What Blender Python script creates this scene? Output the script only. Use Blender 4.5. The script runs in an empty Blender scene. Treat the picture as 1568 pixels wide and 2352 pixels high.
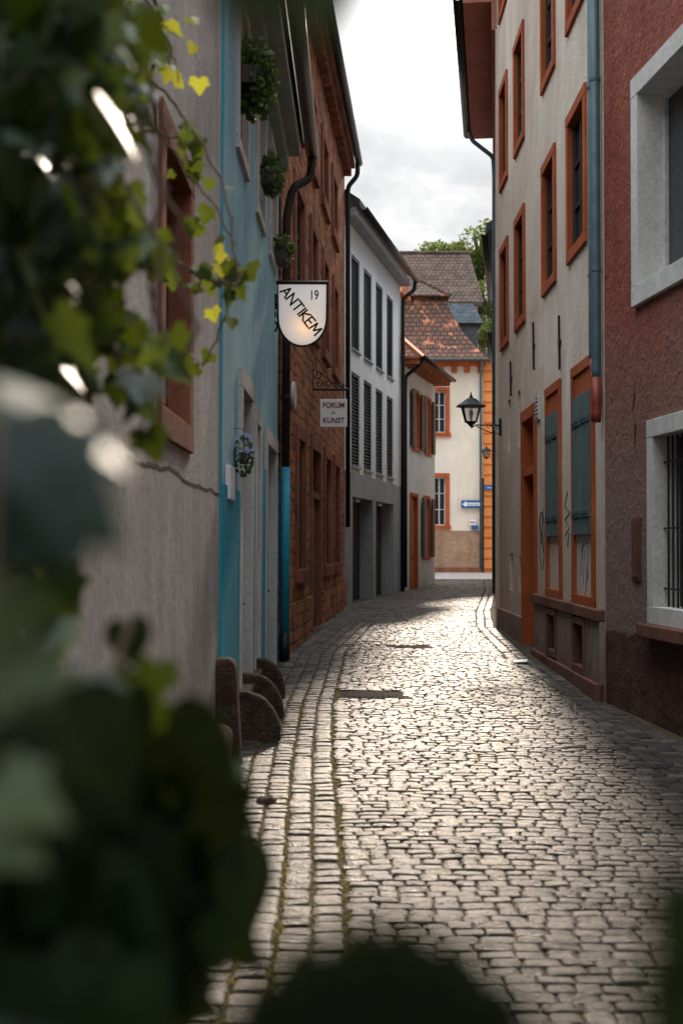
import bpy, math, random
from mathutils import Vector, Matrix
R=random.Random(7)
scn=bpy.context.scene
C=scn.collection
rad=math.radians
F0=3000.0; CAMH=1.6
def at(x,y,Y): return Vector(((x-784)/F0*Y, Y, CAMH+(1255-y)/F0*Y))
GP=[(-30,0),(6,.02),(12.3,.146),(21,.318),(27.3,.36),(34.9,.38),(42,.48),(50,.6),(60,.8),(90,1.2),(600,1.2)]
def lerp(P,t):
    if t<=P[0][0]: return P[0][1]
    for (a,b),(c,d) in zip(P,P[1:]):
        if t<=c: return b+(d-b)*(t-a)/(c-a)
    return P[-1][1]
def gz(Y): return lerp(GP,Y)

# ---------------------------------------------------------------- mesh builder
ROOT={}
class MB:
    def __init__(s): s.v=[]; s.f=[]; s.sh=[]
    def face(s,idx,sh=.5): s.f.append(idx); s.sh.append(sh)
    def poly(s,pts,sh=.5):
        b=len(s.v); s.v+= [tuple(p) for p in pts]; s.face(tuple(range(b,b+len(pts))),sh)
    def hexa(s,p,sh=.5):
        b=len(s.v); s.v+=[tuple(q) for q in p]
        for q in ((3,2,1,0),(4,5,6,7),(0,1,5,4),(1,2,6,5),(2,3,7,6),(3,0,4,7)): s.face(tuple(b+i for i in q),sh)
    def box(s,x0,x1,y0,y1,z0,z1): s.hexa([(x0,y0,z0),(x1,y0,z0),(x1,y1,z0),(x0,y1,z0),(x0,y0,z1),(x1,y0,z1),(x1,y1,z1),(x0,y1,z1)])
    def prism(s,loop,off,sh=.5):
        n=len(loop); b=len(s.v); off=Vector(off)
        s.v+=[tuple(p) for p in loop]+[tuple(Vector(p)+off) for p in loop]
        s.face(tuple(range(b+n-1,b-1,-1)),sh); s.face(tuple(range(b+n,b+2*n)),sh)
        for i in range(n):
            j=(i+1)%n; s.face((b+i,b+j,b+n+j,b+n+i),sh)
    def tube(s,pts,r,n=8,cap=True,sh=.5):
        pts=[Vector(p) for p in pts]; b=len(s.v); m=len(pts)
        up=None
        for i,p in enumerate(pts):
            t=(pts[min(i+1,m-1)]-pts[max(i-1,0)]).normalized()
            if up is None:
                up=Vector((0,0,1)) if abs(t.z)<.9 else Vector((1,0,0))
            a=t.cross(up)
            if a.length<1e-4: a=t.cross(Vector((0,1,0)))
            a.normalize(); c=a.cross(t).normalized(); up=c
            rr=r[i] if isinstance(r,(list,tuple)) else r
            for k in range(n):
                q=2*math.pi*k/n; s.v.append(tuple(p+a*math.cos(q)*rr+c*math.sin(q)*rr))
        for i in range(m-1):
            for k in range(n):
                k2=(k+1)%n; s.face((b+i*n+k,b+i*n+k2,b+(i+1)*n+k2,b+(i+1)*n+k),sh)
        if cap:
            s.face(tuple(b+k for k in range(n))[::-1],sh); s.face(tuple(b+(m-1)*n+k for k in range(n)),sh)
    def lathe(s,c,prof,n=12,rot=0,sx=1,sy=1):
        b=len(s.v); c=Vector(c)
        for (r,z) in prof:
            for k in range(n):
                q=2*math.pi*k/n+rot; s.v.append((c.x+r*math.cos(q)*sx,c.y+r*math.sin(q)*sy,c.z+z))
        for i in range(len(prof)-1):
            for k in range(n):
                k2=(k+1)%n; s.face((b+i*n+k,b+i*n+k2,b+(i+1)*n+k2,b+(i+1)*n+k))
        s.face(tuple(b+k for k in range(n))[::-1]); s.face(tuple(b+(len(prof)-1)*n+k for k in range(n)))
    def build(s,name,mat,parent=None,smooth=False,bevel=0,origin=None):
        me=bpy.data.meshes.new(name)
        if parent is not None: o0=ROOT[parent.name_full]
        elif origin is not None: o0=Vector(origin)
        else:
            xs=[p[0] for p in s.v]; ys=[p[1] for p in s.v]; zs=[p[2] for p in s.v]
            o0=Vector(((min(xs)+max(xs))/2,(min(ys)+max(ys))/2,min(zs)))
        me.from_pydata([(p[0]-o0.x,p[1]-o0.y,p[2]-o0.z) for p in s.v],[],s.f)
        a=me.attributes.new('shade','FLOAT','FACE'); a.data.foreach_set('value',s.sh)
        me.materials.append(mat)
        if smooth: me.polygons.foreach_set('use_smooth',[True]*len(me.polygons))
        me.update()
        o=bpy.data.objects.new(name,me); C.objects.link(o)
        if parent is not None: o.parent=parent
        else: o.location=o0
        ROOT[o.name_full]=o0
        if bevel:
            bm=o.modifiers.new('b','BEVEL'); bm.width=bevel; bm.segments=2; bm.limit_method='ANGLE'; bm.angle_limit=rad(40)
        return o
def tag(o,label,cat,group=None,kind=None):
    if label: o['label']=label
    if cat: o['category']=cat
    if group: o['group']=group
    if kind: o['kind']=kind
    return o
def thing(name,label,cat,loc,group=None):
    o=bpy.data.objects.new(name,None); C.objects.link(o); o.location=loc; ROOT[o.name_full]=Vector(loc); o.empty_display_size=.2
    return tag(o,label,cat,group)
def text(body,size,mat,parent,M,name='lettering',sx=1.0,bold=0.0):
    cu=bpy.data.curves.new('t','FONT'); cu.body=body; cu.size=size; cu.align_x='CENTER'; cu.align_y='CENTER'; cu.extrude=.001; cu.offset=bold
    o=bpy.data.objects.new('t',cu); C.objects.link(o)
    bpy.context.view_layer.update()
    me=bpy.data.meshes.new_from_object(o.evaluated_get(bpy.context.evaluated_depsgraph_get()))
    bpy.data.objects.remove(o)
    me.transform(Matrix.Scale(sx,4,(1,0,0))); me.transform(M)
    me.transform(Matrix.Translation(-ROOT[parent.name_full]))
    me.materials.clear(); me.materials.append(mat)
    q=bpy.data.objects.new(name,me); C.objects.link(q); q.parent=parent; ROOT[q.name_full]=ROOT[parent.name_full]
    return q
def facing(x,y,z,ang=0):
    return Matrix.Translation((x,y,z))@Matrix.Rotation(rad(ang),4,'Y')@Matrix.Rotation(rad(90),4,'X')

# ---------------------------------------------------------------- materials
def newmat(name):
    m=bpy.data.materials.new(name); m.use_nodes=True; nt=m.node_tree
    b=nt.nodes['Principled BSDF']; return m,nt,b
def c4(c): return (c[0],c[1],c[2],1)
def ramp(nt,fac,stops):
    r=nt.nodes.new('ShaderNodeValToRGB'); e=r.color_ramp.elements
    while len(e)<len(stops): e.new(.5)
    for i,(p,c) in enumerate(stops): e[i].position=p; e[i].color=c4(c)
    nt.links.new(fac,r.inputs[0]); return r.outputs[0]
def noise(nt,vec,scale,detail=4,rough=.6,dist=0):
    n=nt.nodes.new('ShaderNodeTexNoise'); n.inputs['Scale'].default_value=scale; n.inputs['Detail'].default_value=detail; n.inputs['Roughness'].default_value=rough; n.inputs['Distortion'].default_value=dist
    if vec is not None: nt.links.new(vec,n.inputs['Vector'])
    return n.outputs['Fac']
def mapping(nt,vec,scale):
    m=nt.nodes.new('ShaderNodeMapping'); m.inputs['Scale'].default_value=scale; nt.links.new(vec,m.inputs[0]); return m.outputs[0]
def mixc(nt,fac,a,b,mode='MIX'):
    m=nt.nodes.new('ShaderNodeMix'); m.data_type='RGBA'; m.blend_type=mode
    for s,v in ((0,fac),(6,a),(7,b)):
        if hasattr(v,'is_linked') or hasattr(v,'links'): nt.links.new(v,m.inputs[s])
        elif isinstance(v,(int,float)): m.inputs[s].default_value=v
        else: m.inputs[s].default_value=c4(v)
    return m.outputs[2]
def math_(nt,op,a,b=None):
    m=nt.nodes.new('ShaderNodeMath'); m.operation=op
    for i,v in enumerate((a,b)):
        if v is None: continue
        if isinstance(v,(int,float)): m.inputs[i].default_value=v
        else: nt.links.new(v,m.inputs[i])
    return m.outputs[0]
def mrange(nt,v,a,b,c,d):
    mr=nt.nodes.new('ShaderNodeMapRange')
    for i,x in enumerate((a,b,c,d)): mr.inputs[i+1].default_value=x
    nt.links.new(v,mr.inputs[0]); return mr.outputs[0]
def bump(nt,b,h,strength,dist):
    n=nt.nodes.new('ShaderNodeBump'); n.inputs['Strength'].default_value=strength; n.inputs['Distance'].default_value=dist
    nt.links.new(h,n.inputs['Height']); nt.links.new(n.outputs[0],b.inputs['Normal']); return n
def stucco(name,c1,c2,scale=.8,fine=45,bs=.5,bd=.012,rough=.9,streak=.2,dirt=None,dirtz=(.2,1.6),patch=None):
    m,nt,b=newmat(name); tc=nt.nodes.new('ShaderNodeTexCoord').outputs['Object']
    geo=nt.nodes.new('ShaderNodeNewGeometry').outputs['Position']
    big=noise(nt,tc,scale,7,.7,.6)
    col=ramp(nt,big,[(.34,c1),(.66,c2)])
    st=noise(nt,mapping(nt,tc,(1.4,1.4,.3)),1.5,6,.72,.8)
    col=mixc(nt,1.0,col,ramp(nt,st,[(.36,(1-streak,)*3),(.58,(1,1,1))]),'MULTIPLY')
    fn=noise(nt,tc,fine,5,.7)
    col=mixc(nt,1.0,col,ramp(nt,fn,[(.3,(.78,)*3),(.65,(1.08,)*3)]),'MULTIPLY')
    if patch: col=mixc(nt,ramp(nt,noise(nt,tc,.9,8,.72,.5),[(.56,(0,0,0)),(.60,(.8,)*3)]),col,patch)
    if dirt:
        sx=nt.nodes.new('ShaderNodeSeparateXYZ'); nt.links.new(geo,sx.inputs[0])
        z=math_(nt,'ADD',sx.outputs[2],math_(nt,'MULTIPLY',math_(nt,'SUBTRACT',noise(nt,tc,1.1,8,.75),.5),-3.0))
        f=mrange(nt,z,dirtz[0],dirtz[1],1,0); col=mixc(nt,math_(nt,'MULTIPLY',f,.85),col,dirt)
    nt.links.new(col,b.inputs['Base Color']); b.inputs['Roughness'].default_value=rough
    b.inputs['Specular IOR Level'].default_value=.2
    h=math_(nt,'ADD',fn,math_(nt,'MULTIPLY',noise(nt,tc,6,4,.6),1.5))
    bump(nt,b,h,bs,bd); return m
def plain(name,c,rough=.6,metal=0,var=.25,scale=12,bs=.1,spec=.4):
    m,nt,b=newmat(name); tc=nt.nodes.new('ShaderNodeTexCoord').outputs['Object']
    n=noise(nt,tc,scale,5,.65); lo=tuple(x*(1-var) for x in c); hi=tuple(min(1,x*(1+var)) for x in c)
    nt.links.new(ramp(nt,n,[(.3,lo),(.7,hi)]),b.inputs['Base Color'])
    b.inputs['Roughness'].default_value=rough; b.inputs['Metallic'].default_value=metal; b.inputs['Specular IOR Level'].default_value=spec
    bump(nt,b,noise(nt,tc,scale*5,3),bs,.004); return m
def masonry(name,axes,cols,mortar,bw,bh,bs=.8,bd=.02,rough=.9,distort=.05,ms=.012,spec=.3,hi=(.45,.7)):
    m,nt,b=newmat(name); tc=nt.nodes.new('ShaderNodeTexCoord').outputs['Object']
    sx=nt.nodes.new('ShaderNodeSeparateXYZ'); nt.links.new(tc,sx.inputs[0])
    cb=nt.nodes.new('ShaderNodeCombineXYZ')
    nz=noise(nt,tc,1.7,3); nz2=noise(nt,tc,3.1,3)
    a=math_(nt,'ADD',sx.outputs[axes[0]],math_(nt,'MULTIPLY',math_(nt,'SUBTRACT',nz,.5),distort*4))
    c=math_(nt,'ADD',sx.outputs[axes[1]],math_(nt,'MULTIPLY',math_(nt,'SUBTRACT',nz2,.5),distort*3))
    nt.links.new(a,cb.inputs[0]); nt.links.new(c,cb.inputs[1])
    br=nt.nodes.new('ShaderNodeTexBrick'); nt.links.new(cb.outputs[0],br.inputs['Vector'])
    br.inputs['Scale'].default_value=1; br.inputs['Brick Width'].default_value=bw; br.inputs['Row Height'].default_value=bh
    br.inputs['Mortar Size'].default_value=ms; br.inputs['Mortar Smooth'].default_value=.6; br.inputs['Bias'].default_value=0
    br.inputs['Color1'].default_value=c4(cols[0]); br.inputs['Color2'].default_value=c4(cols[1]); br.inputs['Mortar'].default_value=c4(mortar)
    fn=noise(nt,tc,14,6,.7)
    col=mixc(nt,1.0,br.outputs['Color'],ramp(nt,fn,[(.3,(.6,)*3),(.7,(1.25,)*3)]),'MULTIPLY')
    col=mixc(nt,ramp(nt,noise(nt,tc,2.2,4),[(hi[0],(0,0,0)),(hi[1],(.7,)*3)]),col,cols[2])
    nt.links.new(col,b.inputs['Base Color']); b.inputs['Roughness'].default_value=rough; b.inputs['Specular IOR Level'].default_value=spec
    h=math_(nt,'ADD',math_(nt,'SUBTRACT',1,br.outputs['Fac']),math_(nt,'MULTIPLY',fn,.6))
    bump(nt,b,h,bs,bd); return m
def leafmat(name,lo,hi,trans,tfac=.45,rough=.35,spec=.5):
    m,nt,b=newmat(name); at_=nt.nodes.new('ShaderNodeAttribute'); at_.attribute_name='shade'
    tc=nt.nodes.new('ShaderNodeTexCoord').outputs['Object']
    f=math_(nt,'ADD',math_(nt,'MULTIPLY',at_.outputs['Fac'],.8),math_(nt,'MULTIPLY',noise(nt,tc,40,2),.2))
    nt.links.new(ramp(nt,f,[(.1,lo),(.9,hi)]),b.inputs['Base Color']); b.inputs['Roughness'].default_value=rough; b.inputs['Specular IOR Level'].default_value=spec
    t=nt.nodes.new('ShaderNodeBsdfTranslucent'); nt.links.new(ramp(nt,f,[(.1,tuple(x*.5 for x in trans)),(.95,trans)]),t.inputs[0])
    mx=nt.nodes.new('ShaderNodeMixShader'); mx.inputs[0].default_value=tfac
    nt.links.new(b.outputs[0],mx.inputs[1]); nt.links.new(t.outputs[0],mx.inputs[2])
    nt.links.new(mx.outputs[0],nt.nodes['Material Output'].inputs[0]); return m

mt={}
mt['stucco_left']=stucco('grey render',(.45,.435,.405),(.60,.58,.545),.7,34,.8,.025,dirt=(.30,.28,.255),dirtz=(-.4,1.0))
mt['stucco_low']=stucco('smooth grey render',(.38,.365,.34),(.54,.52,.49),.8,18,.4,.01,dirt=(.24,.22,.195),dirtz=(-.5,1.2))
mt['blue']=stucco('pale blue paint',(.25,.50,.59),(.38,.63,.70),.6,30,.35,.008,streak=.25)
mt['blue_dark']=stucco('turquoise paint',(.015,.31,.45),(.03,.39,.53),.8,24,.2,.006,rough=.6,streak=.12)
mt['pale']=stucco('pale stone paint',(.50,.49,.47),(.64,.62,.59),1,30,.3,.006)
mt['cornice_grey']=stucco('grey cornice',(.30,.32,.28),(.40,.42,.37),1,30,.3,.006)  # one grey-green cornice tone
mt['sand']=stucco('red sandstone',(.20,.075,.045),(.33,.13,.075),2,30,.5,.01,streak=.35)
mt['sand_dark']=stucco('dark red sandstone',(.15,.065,.045),(.25,.105,.075),2,26,.6,.012,streak=.3)
mt['rubble']=masonry('rubble sandstone',(1,2),[(.48,.165,.065),(.22,.075,.04),(.60,.27,.11)],(.11,.055,.04),.34,.17,1,.07,distort=.07,ms=.022)
mt['white']=stucco('cool white render',(.64,.66,.69),(.77,.78,.80),.5,30,.2,.006,streak=.1)
mt['greybase']=stucco('grey concrete render',(.31,.31,.33),(.40,.40,.41),.6,26,.25,.006,streak=.15)
mt['white2']=stucco('white lime render',(.64,.64,.64),(.76,.75,.74),.6,30,.2,.006,streak=.12,dirt=(.3,.28,.26),dirtz=(-.2,1.1))
mt['cream']=stucco('cream lime render',(.66,.53,.43),(.86,.75,.63),.55,34,.5,.016,streak=.15,dirt=(.48,.34,.24),dirtz=(-.2,3.4))
mt['plinth']=stucco('stained sandstone plinth',(.26,.17,.13),(.38,.27,.21),1.2,26,.6,.012,dirt=(.12,.06,.045),dirtz=(-.1,.7))
mt['orange']=stucco('rust red painted sandstone',(.38,.085,.028),(.52,.13,.045),1.5,30,.3,.008,streak=.22)
mt['red']=stucco('rough red render',(.38,.095,.062),(.54,.17,.115),.9,20,1,.09,streak=.22,dirt=(.31,.225,.19),dirtz=(1.6,4.0),patch=(.33,.115,.082))
mt['darkbrick']=stucco('rough brown base masonry',(.085,.04,.032),(.17,.08,.058),3,14,1,.08,streak=.35)
mt['stonewhite']=stucco('white painted stone',(.60,.57,.53),(.74,.70,.65),1.6,26,.35,.008,streak=.18)
mt['salmon']=stucco('salmon painted soffit',(.42,.17,.12),(.52,.22,.16),1,20,.2,.005,streak=.15)
mt['farcream']=stucco('warm cream render',(.76,.66,.54),(.86,.78,.66),.5,20,.2,.006,streak=.1)
mt['farorange']=stucco('bright orange render',(.70,.24,.07),(.80,.31,.10),.7,20,.2,.005,streak=.1)
mt['farsand']=stucco('brown sandstone base',(.32,.20,.13),(.44,.29,.19),2.2,12,.6,.02)
mt['glass']=plain('dark window glass',(.02,.023,.028),.12,0,.2,3,.02,.5)
mt['sash']=plain('white painted sash',(.55,.54,.52),.5)
mt['sash_dark']=plain('dark brown sash',(.05,.03,.02),.5)
mt['darkwood']=plain('near black garage boards',(.03,.018,.015),.6)
mt['louvre']=plain('dark grey blue louvres',(.035,.05,.055),.45)
mt['teal']=plain('grey green painted boards',(.095,.15,.14),.6,0,.3,5,.2)
mt['brownwood']=plain('brown stained wood',(.07,.03,.017),.55,0,.3,8,.2)
mt['orangewood']=plain('orange stained wood',(.42,.13,.045),.55,0,.3,8,.2)
mt['zinc']=plain('dark teal zinc',(.085,.135,.15),.5,.2,.25,6,.05)
mt['brownmetal']=plain('brown copper pipe',(.045,.032,.026),.4,.5,.3,6,.05)
mt['blackmetal']=plain('black iron',(.015,.017,.018),.5,.4,.3,20,.1)
mt['redmetal']=plain('rust red metal',(.22,.04,.025),.5,.2,.2,8,.05)
mt['bluepaint']=plain('blue painted pipe',(.02,.27,.39),.5,.0,.2,6,.05)
mt['slate']=masonry('slate roof',(0,2),[(.06,.075,.09),(.09,.10,.115),(.12,.13,.14)],(.03,.035,.04),.3,.2,.8,.03,distort=.01)
mt['darkroof']=plain('dark eave slates',(.04,.045,.05),.6,0,.3,9,.3)
mt['tile_brown']=masonry('brown clay tiles',(0,2),[(.14,.085,.062),(.08,.055,.042),(.19,.125,.095)],(.028,.02,.018),.22,.20,1,.05,distort=.01,ms=.02)
mt['tile_red']=masonry('weathered red clay tiles',(0,2),[(.19,.08,.05),(.10,.058,.044),(.60,.21,.11)],(.03,.02,.017),.24,.20,1,.05,distort=.01,ms=.02,hi=(.59,.64))
mt['tile_orange']=plain('orange clay tiles',(.45,.15,.06),.8,0,.4,6,.4)
mt['stone_mossy']=stucco('old brown sandstone',(.045,.028,.022),(.12,.066,.048),5,24,1,.03,dirt=(.045,.04,.018),dirtz=(-.3,.5))
mt['crack']=plain('dark render joint',(.10,.085,.075),.95,0,.3,20,0,.05)
mt['signwhite']=plain('white enamel',(.78,.78,.80),.4,0,.04,4,.0)
mt['signblue']=plain('blue enamel',(.02,.10,.32),.35,0,.08,4,.0)
mt['letterred']=plain('red letters',(.5,.03,.03),.5,0,.05,4,0)
mt['lettermaroon']=plain('maroon letters',(.18,.025,.03),.5,0,.05,4,0)
mt['letterblack']=plain('black letters',(.01,.01,.012),.6,0,.05,4,0,.1)
mt['letterblue']=plain('dark blue letters',(.02,.045,.09),.5,0,.05,4,0)
mt['scribble']=plain('black spray paint',(.03,.03,.035),.7,0,.1,4,0)
mt['scribble_blue']=plain('grey blue spray paint',(.20,.28,.31),.7,0,.1,4,0)
mt['castiron']=plain('rusty cast iron',(.04,.030,.025),.9,0,.4,30,.8,.05)
mt['paper']=plain('white paper',(.8,.8,.82),.7,0,.03,4,0)
mt['bark']=plain('brown stem bark',(.10,.06,.04),.8,0,.4,30,.4)
mt['pot']=plain('dark plant trough',(.06,.05,.045),.7)
mt['petal']=plain('pale blue petals',(.36,.44,.74),.6,0,.35,60,0)
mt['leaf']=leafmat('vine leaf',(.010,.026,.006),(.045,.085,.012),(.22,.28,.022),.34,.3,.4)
mt['leaf_dark']=leafmat('shaded vine leaf',(.004,.012,.004),(.018,.040,.009),(.11,.15,.008),.30,.32,.4)  # darker copy of the vine leaf, shade put into its colour
mt['leaf_near']=leafmat('deep shade leaf',(.002,.006,.002),(.010,.020,.005),(.04,.05,.004),.16,.45,.15)  # deep shade of the near leaves put into the leaf colour
mt['leaf_grey']=leafmat('blue green leaf',(.006,.015,.010),(.020,.042,.024),(.02,.04,.01),.12,.45,.25)
mt['leaf_pale']=leafmat('pale sheen leaf',(.03,.05,.02),(.08,.105,.045),(.08,.11,.02),.2,.35,.4)  # pale base colour paints in the blurred sheen on these leaves
mt['leaf_bright']=leafmat('yellow green leaf',(.04,.07,.01),(.16,.20,.02),(.62,.60,.05),.5,.35)
mt['leaf_box']=leafmat('window box leaf',(.02,.05,.012),(.08,.14,.03),(.20,.30,.05),.3,.5)
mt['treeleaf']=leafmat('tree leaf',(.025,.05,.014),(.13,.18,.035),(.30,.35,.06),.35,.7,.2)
mt['moss']=leafmat('yellow moss',(.09,.07,.01),(.36,.27,.03),(.3,.25,.03),.2,.8,.1)
m,nt,b=newmat('translucent sign panel with painted glow'); b.inputs['Base Color'].default_value=(.84,.83,.82,1); b.inputs['Roughness'].default_value=.4
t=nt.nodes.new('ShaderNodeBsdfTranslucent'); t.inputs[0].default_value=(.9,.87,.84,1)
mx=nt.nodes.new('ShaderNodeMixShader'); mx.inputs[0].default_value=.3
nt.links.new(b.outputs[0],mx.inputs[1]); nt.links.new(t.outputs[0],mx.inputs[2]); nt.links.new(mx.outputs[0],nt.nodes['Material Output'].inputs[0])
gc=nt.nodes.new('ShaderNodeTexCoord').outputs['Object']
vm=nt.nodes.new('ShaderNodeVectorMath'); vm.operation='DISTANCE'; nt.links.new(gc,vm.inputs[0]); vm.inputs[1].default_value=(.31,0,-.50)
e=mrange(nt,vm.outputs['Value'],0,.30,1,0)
nt.links.new(ramp(nt,e,[(.0,(1,.95,.92)),(1,(1,.55,.22))]),b.inputs['Emission Color'])  # backlight glow painted in as warm emission, strongest around one spot
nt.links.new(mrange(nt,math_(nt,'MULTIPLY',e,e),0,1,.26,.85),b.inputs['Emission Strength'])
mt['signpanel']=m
m,nt,b=newmat('lantern glass'); b.inputs['Base Color'].default_value=(.8,.8,.78,1); b.inputs['Roughness'].default_value=.15; b.inputs['Alpha'].default_value=.35
mt['lanternglass']=m
m,nt,b=newmat('polished cobblestone'); tc=nt.nodes.new('ShaderNodeTexCoord').outputs['Object']
a_=nt.nodes.new('ShaderNodeAttribute'); a_.attribute_name='shade'
col=ramp(nt,a_.outputs['Fac'],[(0,(.032,.024,.020)),(.35,(.060,.046,.039)),(.7,(.095,.073,.062)),(1,(.17,.135,.112))])
fn=noise(nt,tc,80,6,.75); fl=noise(nt,tc,14,5,.65)
col=mixc(nt,1.0,col,ramp(nt,fn,[(.3,(.45,)*3),(.7,(1.35,)*3)]),'MULTIPLY')
col=mixc(nt,1.0,col,ramp(nt,noise(nt,tc,.8,4,.6),[(.35,(.68,)*3),(.65,(1.12,)*3)]),'MULTIPLY')
nt.links.new(col,b.inputs['Base Color'])
rg=math_(nt,'ADD',mrange(nt,fl,.3,.7,.20,.42),math_(nt,'MULTIPLY',a_.outputs['Fac'],.16))
nt.links.new(rg,b.inputs['Roughness'])
b.inputs['Specular IOR Level'].default_value=.42
b.inputs['Specular Tint'].default_value=(1,.95,.90,1)
bump(nt,b,math_(nt,'ADD',fn,math_(nt,'MULTIPLY',noise(nt,tc,26,4,.6),1.8)),.95,.012)
mt['cobble']=m
m,nt,b=newmat('mossy joint soil'); tc=nt.nodes.new('ShaderNodeTexCoord').outputs['Object']
g=noise(nt,tc,2.5,5,.7); f=noise(nt,tc,50,4,.7)
col=ramp(nt,g,[(.4,(.05,.038,.028)),(.62,(.10,.078,.022)),(.75,(.15,.12,.02))])
col=mixc(nt,1.0,col,ramp(nt,f,[(.3,(.5,)*3),(.7,(1.3,)*3)]),'MULTIPLY'); nt.links.new(col,b.inputs['Base Color']); b.inputs['Roughness'].default_value=.95
bump(nt,b,f,.8,.02); mt['soil']=m
mt['asphalt']=plain('pale paving',(.30,.27,.26),.6,0,.2,3,.3)
mt['hill']=plain('wooded hill ground',(.05,.07,.02),.9,0,.3,1,.3)

# ---------------------------------------------------------------- facade frames
class FY:
    def __init__(s,X0,Y0,k,side,lean=0):
        s.X0,s.Y0,s.k,s.lean=X0,Y0,k,lean; L=math.hypot(1,k); s.n=Vector((side/L,-k*side/L,0)); s.side=side
    def pt(s,t,z,d=0): return Vector((s.X0+s.k*(t-s.Y0)+s.lean*z,t,z))+s.n*d
class FX:
    def __init__(s,X0,Y0,k=0):
        s.X0,s.Y0,s.k=X0,Y0,k; L=math.hypot(1,k); s.n=Vector((k/L,-1/L,0)); s.side=0
    def pt(s,t,z,d=0): return Vector((t,s.Y0+s.k*(t-s.X0),z))+s.n*d
def fb(mb,F,a,b,z0,z1,d0,d1):
    mb.hexa([F.pt(a,z0,d0),F.pt(b,z0,d0),F.pt(b,z0,d1),F.pt(a,z0,d1),F.pt(a,z1,d0),F.pt(b,z1,d0),F.pt(b,z1,d1),F.pt(a,z1,d1)])
def part(name,mat,parent,F,*a,bevel=0):
    m=MB(); fb(m,F,*a); return m.build(name,mt[mat],parent,bevel=bevel)
def shell(F,a,b,z0,z1,ops,reveal=.3,back=6):
    mb=MB(); S=sorted(set([a,b]+[o[0] for o in ops]+[o[1] for o in ops])); Z=sorted(set([z0,z1]+[o[2] for o in ops]+[o[3] for o in ops]))
    for i in range(len(S)-1):
        for j in range(len(Z)-1):
            cs=(S[i]+S[i+1])/2; cz=(Z[j]+Z[j+1])/2
            if any(o[0]<cs<o[1] and o[2]<cz<o[3] for o in ops): continue
            mb.poly([F.pt(S[i],Z[j]),F.pt(S[i+1],Z[j]),F.pt(S[i+1],Z[j+1]),F.pt(S[i],Z[j+1])])
    for o in ops:
        p=[(o[0],o[2]),(o[1],o[2]),(o[1],o[3]),(o[0],o[3])]
        for q in range(4):
            u,v=p[q],p[(q+1)%4]
            mb.poly([F.pt(u[0],u[1]),F.pt(v[0],v[1]),F.pt(v[0],v[1],-reveal),F.pt(u[0],u[1],-reveal)])
        mb.poly([F.pt(x,z,-reveal) for x,z in p])
    mb.poly([F.pt(a,z0),F.pt(a,z1),F.pt(a,z1,-back),F.pt(a,z0,-back)])
    mb.poly([F.pt(b,z0),F.pt(b,z1),F.pt(b,z1,-back),F.pt(b,z0,-back)])
    mb.poly([F.pt(a,z1),F.pt(b,z1),F.pt(b,z1,-back),F.pt(a,z1,-back)])
    mb.poly([F.pt(a,z0,-back),F.pt(b,z0,-back),F.pt(b,z1,-back),F.pt(a,z1,-back)])
    return mb
def surround(F,a,b,z0,z1,w,proud,inn,bottom=True,sillx=0):
    mb=MB()
    fb(mb,F,a,a+w,z0+(w if bottom else 0),z1-w,-inn,proud); fb(mb,F,b-w,b,z0+(w if bottom else 0),z1-w,-inn,proud)
    fb(mb,F,a,b,z1-w,z1,-inn,proud+.002)
    if bottom: fb(mb,F,a-sillx,b+sillx,z0,z0+w,-inn,proud+(.03 if sillx else .002))
    return mb
def window(F,house,a,b,z0,z1,w=.12,proud=.03,inn=.17,smat='orange',sash='sash',bars=(1,2),bottom=True,sillx=0,name='window',lab=None,pane='glass'):
    ia,ib,iz0,iz1=a+w,b-w,z0+(w if bottom else 0),z1-w
    mb=MB(); t=.05
    d0,d1=-inn+.015,-inn+.05
    fb(mb,F,ia,ia+t,iz0,iz1,d0,d1); fb(mb,F,ib-t,ib,iz0,iz1,d0,d1); fb(mb,F,ia+t,ib-t,iz0,iz0+t,d0,d1); fb(mb,F,ia+t,ib-t,iz1-t,iz1,d0,d1)
    for i in range(1,bars[0]+1):
        c=ia+(ib-ia)*i/(bars[0]+1); fb(mb,F,c-.025,c+.025,iz0+t,iz1-t,d0,d1-.008)
    for i in range(1,bars[1]+1):
        c=iz0+(iz1-iz0)*i/(bars[1]+1); fb(mb,F,ia+t,ib-t,c-.015,c+.015,d0+.004,d1-.014)
    wo=mb.build(name,mt[sash],house)
    if lab: wo['label']=lab
    p=MB(); fb(p,F,ia+.01,ib-.01,iz0+.01,iz1-.01,-inn-.01,-inn+.012); p.build('pane',mt[pane],wo)
    surround(F,a,b,z0,z1,w,proud,inn+.03,bottom,sillx).build('surround',mt[smat],wo,bevel=.006)
    return wo
def op(a,b,z0,z1,bottom=True): return (a+.02,b-.02,z0+.02 if bottom else z0,z1-.02)
def roof(F,a,b,ze,over,rise,run,th=.12):
    mb=MB(); dz=rise*(over)/run
    A=[(over,ze-dz),(-run,ze+rise),(-2*run-over,ze-dz),(-2*run-over,ze-dz+th),(-run,ze+rise+th),(over,ze-dz+th)]
    L=[F.pt(a,z,d) for d,z in A]; M_=[F.pt(b,z,d) for d,z in A]; n=6
    mb.v=[tuple(p) for p in L+M_]
    for i in range(n): mb.face((i,(i+1)%n,n+(i+1)%n,n+i))
    for o in (0,n):
        mb.face((o,o+1,o+4,o+5)); mb.face((o+1,o+2,o+3,o+4))
    return mb
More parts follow.
